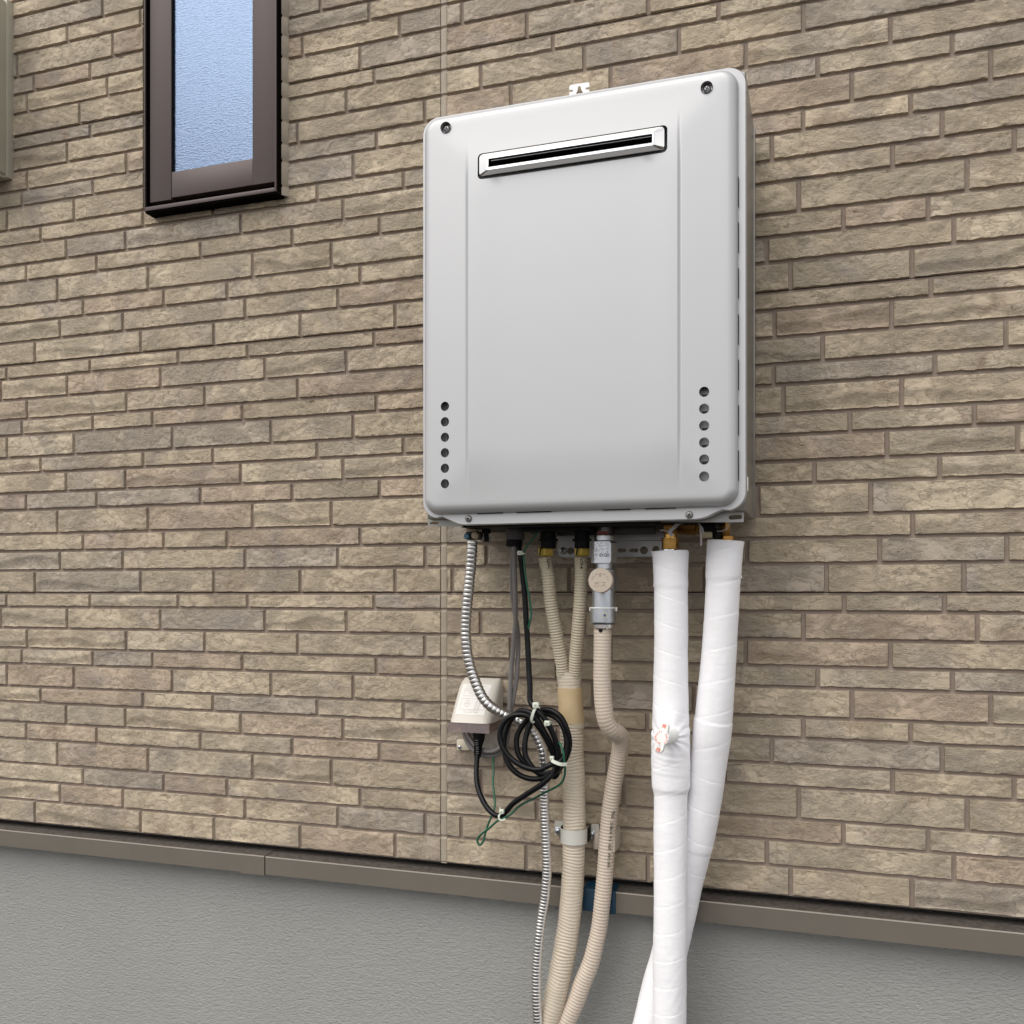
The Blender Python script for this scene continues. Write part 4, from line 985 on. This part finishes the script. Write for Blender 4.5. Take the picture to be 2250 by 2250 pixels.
# valve handle on the nearer pipe
hd_ = empty('valve_handle', tuple(P(1453, 1621, .17)), 'small white two-armed valve handle with red markings on the front of the nearer white pipe', 'valve handle')
hb, hf = P(1474, 1612, .128), P(1453.5, 1621.0, .180); ax = (hf - hb).normalized(); hl = (hf - hb).length; hr = 17.2 / M(1453, .18)
lathe_obj('handle_stem', hb, ax, [(.0135, -.006), (.0125, hl * .5), (.0112, hl - .004)], M_WPLAST, hd_, 28)
hrt = Vector((0, 0, 1)).cross(ax).normalized(); hrt = hrt if hrt.x > 0 else -hrt; hup = hrt.cross(ax); hup = hup if hup.z > 0 else -hup
hp = []
tilt = math.radians(-19)
def HPt(a_, r_): return hf + (hrt * math.sin(a_ + 0) + hup * math.cos(a_)) * r_
armw = math.radians(32)
pr2 = []
for k in range(48):
    a_ = 2 * math.pi * k / 48; d1 = (a_ + tilt * -1 + math.pi) % (2 * math.pi) - math.pi; d1 = (a_ - math.radians(14) + math.pi) % (2 * math.pi) - math.pi; d2 = (a_ - math.radians(194) + math.pi) % (2 * math.pi) - math.pi
    r_ = hr
    for d_ in (d1, d2):
        w_ = .0066
        if abs(d_) < math.radians(34):
            rr2 = min(.0222, w_ / max(.0001, abs(math.sin(d_)))) if abs(d_) > .02 else .0222
            rr2 = min(rr2, .0222 - .0022 * (abs(d_) / .30) ** 2)
            r_ = max(r_, rr2)
    pr2.append(HPt(a_, r_))
hm = MB(); n = len(pr2)
fr_ = [p_ + ax * 0 for p_ in pr2]; bk_ = [p_ - ax * .0055 for p_ in pr2]; mid = [hf + (p_ - hf) * .93 + ax * .0010 for p_ in pr2]
hm.v = [tuple(v) for v in bk_ + fr_ + mid] + [tuple(hf + ax * .0010)]
for i in range(n):
    j = (i + 1) % n; hm.f += [(i, j, n + j, n + i), (n + i, n + j, 2 * n + j, 2 * n + i), (2 * n + i, 2 * n + j, 3 * n)]
hm.f.append(tuple(range(n - 1, -1, -1)))
hm.build('handle_plate', M_WPLAST, hd_, angle=35)
rd = MB(); rs = random.Random(2)
def patch(c, w, h, ang, sh=0):
    d = hrt * math.cos(ang) + hup * math.sin(ang); e = -hrt * math.sin(ang) + hup * math.cos(ang)
    rd.add([c + d * w / 2 * i + e * h / 2 * j + ax * k for i in (-1, 1) for j in (-1, 1) for k in (.0008, .00125)], [(0, 1, 3, 2), (4, 6, 7, 5), (0, 4, 5, 1), (2, 3, 7, 6), (0, 2, 6, 4), (1, 5, 7, 3)])
for k in range(20):
    if k in (1, 2, 9, 10): continue
    a_ = 2 * math.pi * k / 20; c = HPt(a_, hr * .74)
    big_ = k in (11, 12, 13, 14, 15, 3, 4, 5, 6)
    for q_ in range(3 if big_ else 2): patch(c + hrt * rs.uniform(-.0007, .0007) + hup * rs.uniform(-.0008, .0008), rs.uniform(.0012, .0024), .0005, rs.uniform(0, 3.1))
rd.build('red_marks', M_INKR, hd_, angle=None)
for a_, ch in ((math.radians(14), '開'), (math.radians(194), '閉')):
    c = HPt(a_, .0172) + ax * .0009; e1 = (HPt(math.radians(14), 1) - hf).normalized(); rt_ = ax.cross(e1) * -1
    if rt_.x < 0: rt_ = -rt_
    text_mesh('arm_mark', ch, .0064, frame_mat(c - rt_ * .0032 - e1 * .0028, rt_, e1), M_INKR, hd_, .0002, .0001)

# brass fittings above the white pipes
bf = empty('brass_fitting', tuple(P(1473, 1190, .12)), 'threaded brass connector above the nearer white pipe', 'pipe fitting', 'brass connectors under the heater')
cyl('threaded_collar', 1473, 1182, 1207, .118, 39, M_BRASS, bf, 32, rings=5, amp=.0006)
cyl('brass_neck', 1473, 1172, 1184, .118, 28, M_BRASS, bf)
cyl('brass_body', 1472, 1140, 1174, .118, 34, mat('dull_brass', (.20, .11, .03), .35, metal=1), bf, 6)
q = P(1471, 1210, .13); b = MB(); b.bbox(q.x - .008, q.x + .006, q.y + .002, q.y + .014, q.z - .003, q.z + .003, .001); b.build('foil_end', M_CHROME, bf)
bf2 = empty('brass_fitting', tuple(P(1597, 1175, .11)), 'brass connector above the farther white pipe, beside a black plug', 'pipe fitting', 'brass connectors under the heater')
cyl('threaded_collar', 1598, 1179, 1190, .110, 33, M_BRASS, bf2, 28, rings=3, amp=.0006)
cyl('brass_body', 1592, 1138, 1182, .110, 24, MATS['dull_brass'], bf2, 6)
bf3 = empty('brass_elbow', tuple(P(1515, 1155, .09)), 'dull brass cross-pipe between the two white pipes, half hidden under the heater', 'pipe fitting')
q0, q1 = P(1486, 1154, .095), P(1560, 1158, .095); lathe_obj('brass_body', q0, q1 - q0, [(.013, 0), (.013, (q1 - q0).length * .6), (.010, (q1 - q0).length * .62), (.010, (q1 - q0).length)], MATS['dull_brass'], bf3, 20)
pg = empty('drain_plug', tuple(P(1558, 1162, .12)), 'black and cream plastic plug hanging between the two white pipes', 'plug')
q0, q1 = P(1543, 1158, .125), P(1572, 1158, .125); lathe_obj('plug_body', q0, q1 - q0, [(.0075, 0), (.008, .001), (.008, (q1 - q0).length)], M_BLACK, pg, 18)
q0, q1 = P(1541, 1174.5, .125), P(1567, 1174, .125); lathe_obj('cream_cap', q0, q1 - q0, [(.0048, 0), (.0052, .001)] + [(.0052 - .0004 * (k % 2), .001 + .0014 * k) for k in range(1, 11)], mat('cream_plastic', (.45, .38, .24), .5), pg, 18)
q = P(1575, 1170, .118); lathe_obj('plug_tip', (q.x, q.y, q.z), (0, 0, -1), [(.006, -.006), (.006, .008), (.004, .009)], M_BLACK, pg, 14)
# white retaining straps
def strap(label, ctrl, w=.0042):
    c = [P(*q) for q in ctrl]; d = catmull([tuple(q) for q in c], 8); vs = []; n = len(d)
    for i, q in enumerate(d):
        q = Vector(q); t = Vector(d[min(i + 1, n - 1)]) - Vector(d[max(i - 1, 0)]); s_ = t.cross(Vector((0, 1, 0))).normalized() * w / 2
        vs += [q - s_, q + s_, q + s_ + Vector((0, .0009, 0)), q - s_ + Vector((0, .0009, 0))]
    fs = [(i * 4 + k, i * 4 + (k + 1) % 4, i * 4 + 4 + (k + 1) % 4, i * 4 + 4 + k) for i in range(n - 1) for k in range(4)] + [(0, 1, 2, 3), ((n - 1) * 4 + 3, (n - 1) * 4 + 2, (n - 1) * 4 + 1, (n - 1) * 4)]
    tag(mesh('plastic_strap', vs, fs, mat('strap_white', (.42, .40, .42), .45), angle=50), label, 'strap')
strap('broad white plastic strap arching from the left brass connector up under the heater', [z5(575, 420, .148), z5(530, 370, .148), z5(600, 290, .147), z5(700, 210, .146), z5(860, 150, .14)], .0050)
strap('short curled strap end to the left of the nearer brass connector', [z5(370, 345, .142), z5(440, 335, .145), z5(510, 370, .147), z5(590, 430, .142)], .0016)
strap('twisted white strap hanging between the two white pipes', [z5(960, 180, .14), z5(1020, 250, .145), z5(1060, 300, .145), z5(1085, 390, .142)], .0022)
strap('narrow pale strap end dangling lowest between the two white pipes', [z5(1030, 260, .142), z5(1040, 400, .142), z5(1047, 580, .14)], .0024)
strap('thin white strap looped round the right brass connector', [z5(1300, 350, .13), z5(1400, 345, .135), z5(1470, 300, .135), z5(1490, 250, .135), z5(1540, 200, .13)], .0012)

# ------------------------------------------------------------------ outlet box
obx = empty('outlet_box', tuple(P(1040, 1560, .03)), 'cream weatherproof power outlet cover with a sloping labelled front', 'outlet')
# coordinates in the zoomed crop: origin 960,1480, scale .09317
def zo(x, y, p): return P(960 + x * .09317, 1480 + y * .09317, p)
ft = .030; fbp = .074
A = zo(540, 200, ft); B_ = zo(1290, 200, ft); Cc = zo(1205, 1185, fbp); D = zo(262, 1150, fbp)
A.x = D.x + .001; 
zbot = (Cc.z + D.z) / 2; ztop = A.z; xl_, xr_ = D.x, zo(1240, 1185, fbp).x
fz = MB()
secs = []
NZ = 10
for k in range(NZ + 1):
    t = k / NZ; z = ztop + .006 - (ztop + .006 - zbot) * t
    if k == 0: pf = .012
    elif k == 1: pf = .026
    else: pf = .026 + (fbp - .026) * ((t - .1) / .9) ** .9
    ins = .004 if k == 0 else (.0012 if k == 1 else 0)
    wid = (xr_ - xl_) / 2; cx = (xl_ + xr_) / 2; wb = wid - ins; rr_ = min(.0135, pf * .5)
    ring = [(cx - wb, -.008, z)]
    for q_ in range(7): a_ = math.radians(180 - 90 * q_ / 6); ring.append((cx - wb + rr_ + rr_ * math.cos(a_), -pf + rr_ - rr_ * math.sin(a_), z))
    for q_ in range(7): a_ = math.radians(90 - 90 * q_ / 6); ring.append((cx + wb - rr_ + rr_ * math.cos(a_), -pf + rr_ - rr_ * math.sin(a_), z))
    ring.append((cx + wb, -.008, z)); secs.append(ring)
n = len(secs[0])
fz.v = [v for r_ in secs for v in r_]
for j in range(NZ):
    for i in range(n - 1): fz.f.append((j * n + i, j * n + i + 1, (j + 1) * n + i + 1, (j + 1) * n + i))
fz.f.append(tuple(range(n)))
fz.build('cover', M_COVER, obx, angle=40)
cx = (xl_ + xr_) / 2; wid = (xr_ - xl_) / 2
# smoked skirt
sk = MB(); zs1 = zo(240, 1370, fbp).z
for (x0, x1, y0, y1) in ((cx - wid + .0005, cx + wid - .0005, -fbp + .0006, -fbp + .0020), (cx - wid + .0003, cx - wid + .0016, -fbp + .0020, -.012), (cx + wid - .0016, cx + wid - .0003, -fbp + .0020, -.012)):
    sk.box(x0, x1, y0, y1, zs1, zbot - .0003)
sk.build('smoked_skirt', M_SMOKE, obx, angle=None)
# base plate
b = MB(); q = zo(1420, 1840, .008); b.bbox(cx - wid + .020, cx + wid - .002, -.010, -.0055, q.z, zbot, .002); b.bbox(cx - wid + .004, cx + wid - .004, -.012, -.0055, zs1 - .001, ztop, .001); b.build('base_plate', M_COVER, obx)
q0, q1 = zo(470, 1800, .012), zo(590, 1560, .012); b = MB(); b.bbox(q0.x, q1.x + .014, -.0135, -.0055, q0.z, q1.z, .0012); b.build('screw_tab', mat('tab_cream', (.55, .50, .39), .5), obx)
cross_screw(obx, zo(535, 1735, .014), .0033, M_ZINC)
q = zo(1265, 1730, .012); lathe_obj('blank_plug', q, (0, -1, 0), [(.0085, 0), (.0085, .0015), (.0055, .0016), (.0055, .003), (.0045, .0036)], M_COVER, obx, 24)
# label on the sloping face
def face_pt(a, t):           # a 0..1 across, t 0..1 down
    z = ztop + .006 - (ztop + .006 - zbot) * t; pf = .026 + (fbp - .026) * ((t - .1) / .9) ** .9
    return Vector((cx - wid + .010 + (2 * wid - .020) * a, -pf - .0004, z))
lb_ = MB(); NA, NT = 2, 10
for j in range(NT + 1):
    for i in range(NA + 1): lb_.v.append(tuple(face_pt(-.02 + .98 * i / NA, .14 + .68 * j / NT)))
for j in range(NT):
    for i in range(NA): lb_.f.append((j * (NA + 1) + i, j * (NA + 1) + i + 1, (j + 1) * (NA + 1) + i + 1, (j + 1) * (NA + 1) + i))
lb_.build('printed_label', M_LABELW, obx, angle=60, fixn=False)
pk = MB()
def pline(a0, t0, a1, t1, w=.00016):
    N_ = 5
    for k in range(N_):
        A_, B2 = face_pt(a0 + (a1 - a0) * k / N_, t0 + (t1 - t0) * k / N_), face_pt(a0 + (a1 - a0) * (k + 1) / N_, t0 + (t1 - t0) * (k + 1) / N_)
        d = B2 - A_; e = Vector((0, -1, .4)).cross(d).normalized() * w; o_ = Vector((0, -.0004, 0))
        pk.add([A_ - e + o_, A_ + e + o_, B2 + e + o_, B2 - e + o_], [(0, 1, 2, 3)])
def prect(a0, t0, a1, t1): pline(a0, t0, a1, t0); pline(a1, t0, a1, t1); pline(a1, t1, a0, t1); pline(a0, t1, a0, t0)
prect(.10, .23, .92, .40); pline(.10, .28, .92, .28); prect(.08, .46, .90, .70)
pline(.12, .17, .86, .17); pline(.12, .20, .70, .20); pline(.15, .25, .5, .25)
for k in range(16):
    rs2 = random.Random(k); a_ = rs2.uniform(.14, .6); t_ = rs2.choice([.31, .34, .37, .73, .76]); pline(a_, t_, a_ + rs2.uniform(.06, .2), t_)
for k in range(14):
    t0_, t1_ = 2 * math.pi * k / 14, 2 * math.pi * (k + 1) / 14
    pline(.30 + .09 * math.cos(t0_), .57 + .07 * math.sin(t0_), .30 + .09 * math.cos(t1_), .57 + .07 * math.sin(t1_))
pline(.30, .51, .30, .63); pline(.23, .57, .37, .57); prect(.58, .52, .72, .76); pline(.62, .50, .62, .78); pline(.68, .50, .68, .78)
pk.build('label_print', M_INK, obx, angle=None, fixn=False)

# plug of the black cord
plg = empty('power_plug', tuple(P(1050, 1640, .05)), 'black moulded plug pushed up into the cream outlet cover', 'plug')
def zq(x, y, p): q = zo(x, y, p); return (q.x, q.y, q.z)
PO = .052
pts = [(*zq(992, 1330, PO), .0096), (*zq(990, 1500, PO), .0096), (*zq(985, 1590, PO), .0084), (*zq(972, 1700, PO), .0068), (*zq(960, 1880, PO), .0062), (*zq(952, 1990, PO), .0046)]
tube('plug_body', pts, M_BLACK, plg, step=.002, seg=20, raw=True)
for k, y in enumerate((1575, 1635, 1680, 1740, 1785, 1840, 1885)):
    q = zo(950 if k > 2 else 935, y, PO + (.0098, .0090, .0082, .0078, .0074, .0072, .0070)[k]); b = MB(); w_ = .0028 if k < 3 else .0022
    b.bbox(q.x - w_, q.x + w_, q.y - .0005, q.y + .002, q.z - .0006, q.z + .0006, .0003); b.build('grip_rib', mat('rib_grey', (.10, .10, .10), .4), plg)

# ------------------------------------------------------------------ cables
RG = .0038
tag(tube('grey_cable', [(1129, 1196, .100), (1126, 1240, .090), (1125.5, 1290, .075), (1130, 1340, .055), (1136.5, 1380, .045), (1138.5, 1410, .040), (1137.5, 1450, .038), (1135, 1491, .036), (1128, 1533, .034), (1124, 1556, .033), (1119, 1590, .030), (1115.5, 1620, .030), (1110, 1640, .032), (1094, 1656, .034), (1070, 1661, .036), (1046, 1652, .036), (1028, 1632, .034), (1019, 1610, .030), (1016, 1590, .026)], M_GREYC, step=.003, seg=12, r0=RG),
    'grey cable that loops lowest under the outlet box, right strand above', 'cable', )
tag(tube('grey_cable', [(1131, 1196, .104), (1130.5, 1260, .094), (1132.5, 1320, .080), (1133, 1360, .066), (1129, 1410, .052), (1124.5, 1460, .044), (1121.5, 1510, .040), (1120, 1550, .038), (1117.5, 1585, .036), (1112, 1615, .038), (1104, 1635, .042), (1090, 1648, .043), (1070, 1651, .043), (1050, 1643, .042), (1034, 1625, .038), (1026, 1608, .032), (1023, 1590, .028)], M_GREYC, step=.003, seg=12, r0=RG),
    'grey cable making the inner loop under the outlet box, left strand above', 'cable')
cp = .112
black = [(1138, 1196, .104), (1143, 1220, .108), (1147, 1250, .106), (1153, 1310, .104), (1156, 1360, .104), (1159, 1410, .104), (1161, 1450, .106), (1162.5, 1480, .108), (1164.5, 1510, .112)]
black += [z9(690, 0, .116), z9(760, 110, .119), z9(880, 240, .122), z9(1000, 390, .122), z9(1090, 540, .120), z9(1170, 720, .118), z9(1230, 900, .116), z9(1270, 1080, .114), z9(1280, 1230, .112), z9(1230, 1400, .110), z9(1090, 1500, .110),
          z9(900, 1570, .110), z9(700, 1575, .110), z9(500, 1510, .110), z9(330, 1380, .110), z9(210, 1180, .108), z9(160, 980, .106), z9(165, 760, .104), z9(230, 520, .102), z9(320, 350, .102), z9(450, 220, .104), z9(590, 205, .108), z9(740, 270, .112), z9(850, 400, .114), z9(960, 600, .113),
          z9(1080, 820, .110), z9(1170, 1020, .106), z9(1230, 1200, .102), z9(1260, 1380, .098), z9(1190, 1530, .096), z9(1050, 1500, .096), z9(830, 1440, .098), z9(620, 1280, .100), z9(470, 1120, .100), z9(415, 900, .098), z9(430, 700, .096), z9(520, 520, .094), z9(640, 380, .094), z9(800, 240, .098), z9(980, 180, .102), z9(1160, 215, .106), z9(1300, 320, .108), z9(1400, 500, .108), z9(1465, 700, .106), z9(1485, 880, .104), z9(1450, 1060, .102), z9(1370, 1230, .100),
          z9(1250, 1400, .102), z9(1080, 1460, .106), z9(900, 1480, .110), z9(820, 1430, .110), z9(700, 1300, .110), z9(600, 1120, .108), z9(580, 900, .106), z9(610, 700, .103), z9(690, 480, .100), z9(800, 330, .098), z9(960, 262, .098), z9(1120, 290, .100), z9(1270, 390, .103), z9(1370, 560, .105), z9(1420, 760, .106), z9(1420, 940, .107), z9(1370, 1120, .110), z9(1240, 1260, .116), z9(1100, 1290, .122),
          z9(900, 1385, .124), z9(700, 1375, .124), z9(480, 1290, .124), z9(270, 1130, .123), z9(130, 930, .122), z9(75, 700, .121), z9(130, 480, .120), z9(270, 330, .119), z9(450, 278, .118), z9(620, 300, .117), z9(760, 400, .116), z9(900, 580, .112), z9(1030, 800, .108), z9(1130, 1020, .105), z9(1200, 1220, .103), z9(1180, 1400, .108), z9(1080, 1540, .114), z9(920, 1690, .115), z9(740, 1810, .112), z9(560, 1925, .108)]
black += [z4(850, 1530, .104), z4(790, 1600, .100), z4(735, 1650, .098), z4(680, 1650, .096), z4(600, 1590, .090), z4(530, 1480, .084), z4(485, 1360, .076), z4(468, 1240, .068), z4(470, 1120, .060), z4(478, 1000, .054)]
tag(tube('black_cord', black, M_CABLE, step=.0022, seg=14, r0=.0043), 'long black power cord coiled in loose loops beside the outlet box', 'power cord')
RW = .0017
tag(tube('green_wire', [(1215, 1148, .125), (1190, 1163, .120), (1170, 1184, .118), (1157, 1202, .116), (1151, 1216, .114), (1152, 1240, .112), (1157, 1280, .110), (1164.5, 1322, .109), (1167, 1345, .108), (1165, 1362, .109), (1161, 1382, .105), (1160, 1400, .100)], M_GREEN, step=.002, seg=8, r0=RW),
    'green earth wire tied to the black cord right under the heater', 'wire')
green2 = [z9(1270, 840, .116), z9(1310, 900, .121), z9(1350, 1010, .1235), z9(1372, 1130, .124), z9(1385, 1260, .122), z9(1395, 1400, .118), z9(1370, 1560, .112), z9(1300, 1680, .108), z4(1170, 1420, .100), z4(1080, 1470, .098), z4(980, 1515, .098), z4(900, 1570, .100), z4(835, 1635, .103), z4(760, 1678, .104), z4(690, 1710, .102), z4(600, 1790, .098), z4(520, 1850, .094), z4(480, 1900, .092), (1049, 1849, .092), (1054, 1857, .091), (1062, 1848, .090), z4(560, 1850, .088), z4(590, 1750, .086), z4(620, 1680, .086), z4(652, 1600, .082), z4(664, 1520, .076), z4(655, 1420, .070), z4(643, 1300, .062), z4(650, 1180, .054), z4(645, 1090, .048), z4(645, 1030, .040)]
tag(tube('green_wire', green2, M_GREEN, step=.002, seg=8, r0=RW), 'lower green earth wire running from the cord coil down to a narrow loop', 'wire')

# ------------------------------------------------------------------ cable ties
def tie(label, ctrl, head, w=.0030, hs_=.0036, tail=None):
    t = empty('cable_tie', tuple(P(*head)), label, 'cable tie', 'white cable ties')
    c = [P(*q) for q in ctrl]; d = catmull([tuple(q) for q in c], 8); n = len(d); vs = []
    for i, q in enumerate(d):
        q = Vector(q); tt = Vector(d[min(i + 1, n - 1)]) - Vector(d[max(i - 1, 0)]); s_ = tt.cross(Vector((0, 1, 0))).normalized() * w / 2
        vs += [q - s_, q + s_, q + s_ + Vector((0, .0011, 0)), q - s_ + Vector((0, .0011, 0))]
    fs = [(i * 4 + k, i * 4 + (k + 1) % 4, i * 4 + 4 + (k + 1) % 4, i * 4 + 4 + k) for i in range(n - 1) for k in range(4)] + [(0, 1, 2, 3), ((n - 1) * 4 + 3, (n - 1) * 4 + 2, (n - 1) * 4 + 1, (n - 1) * 4)]
    mesh('tie_strap', vs, fs, M_TIE, t, angle=50)
    h = P(*head); b = MB(); b.bbox(h.x - hs_, h.x + hs_, h.y - .003, h.y + .003, h.z - hs_ * .9, h.z + hs_ * .9, .0009); o = b.build('tie_head', M_TIE, t)
    b = MB(); b.bbox(h.x - hs_ * .4, h.x + hs_ * .4, h.y - .0034, h.y - .0026, h.z - hs_ * .4, h.z + hs_ * .4, .0002); b.build('tie_slot', mat('tie_shade', (.40, .44, .36), .5), o)
    if tail: tube('tie_tail', [(*P(*q), .0008) for q in tail], M_TIE, t, step=.001, seg=6, raw=True)
    return t
tie('white tie binding the green wire to the black cord directly below the heater', [(1137, 1216, .112), (1142, 1217, .1155), (1149, 1216, .1165), (1154, 1215, .114)], (1142.5, 1215, .117))
tie('long white tie at the top of the black coil, near the tan tape', [z9(800, 130, .128), z9(755, 220, .1285), z9(725, 320, .127), z9(715, 400, .124), z9(765, 445, .120)], z9(805, 85, .128), .0042, .0046, [z9(850, 110, .128), z9(880, 150, .127)])
tie('small knotted white tie half way along the thick black strand of the coil', [z9(985, 440, .126), z9(1030, 470, .129), z9(1085, 440, .1285), z9(1105, 455, .125)], z9(1035, 450, .1285), .0060, .0040, [z9(1000, 480, .128), z9(990, 520, .128)])
tie('curved white tie round the cords on the right-hand side of the coil', [z9(1115, 1185, .122), z9(1140, 1215, .126), z9(1220, 1255, .129), z9(1320, 1285, .1285), z9(1430, 1282, .122)], z9(1130, 1155, .121), .0050, .0030)
tie('white tie with an upright tail at the lowest point of the black cord', [z4(735, 1620, .108), z4(705, 1655, .110), z4(712, 1695, .110), z4(745, 1700, .109), z4(772, 1685, .106)], z4(737, 1608, .109), .0026, .0036, [z4(725, 1595, .109), z4(710, 1560, .110)])
print('BRICKS', nb, 'meshes', len(cache))
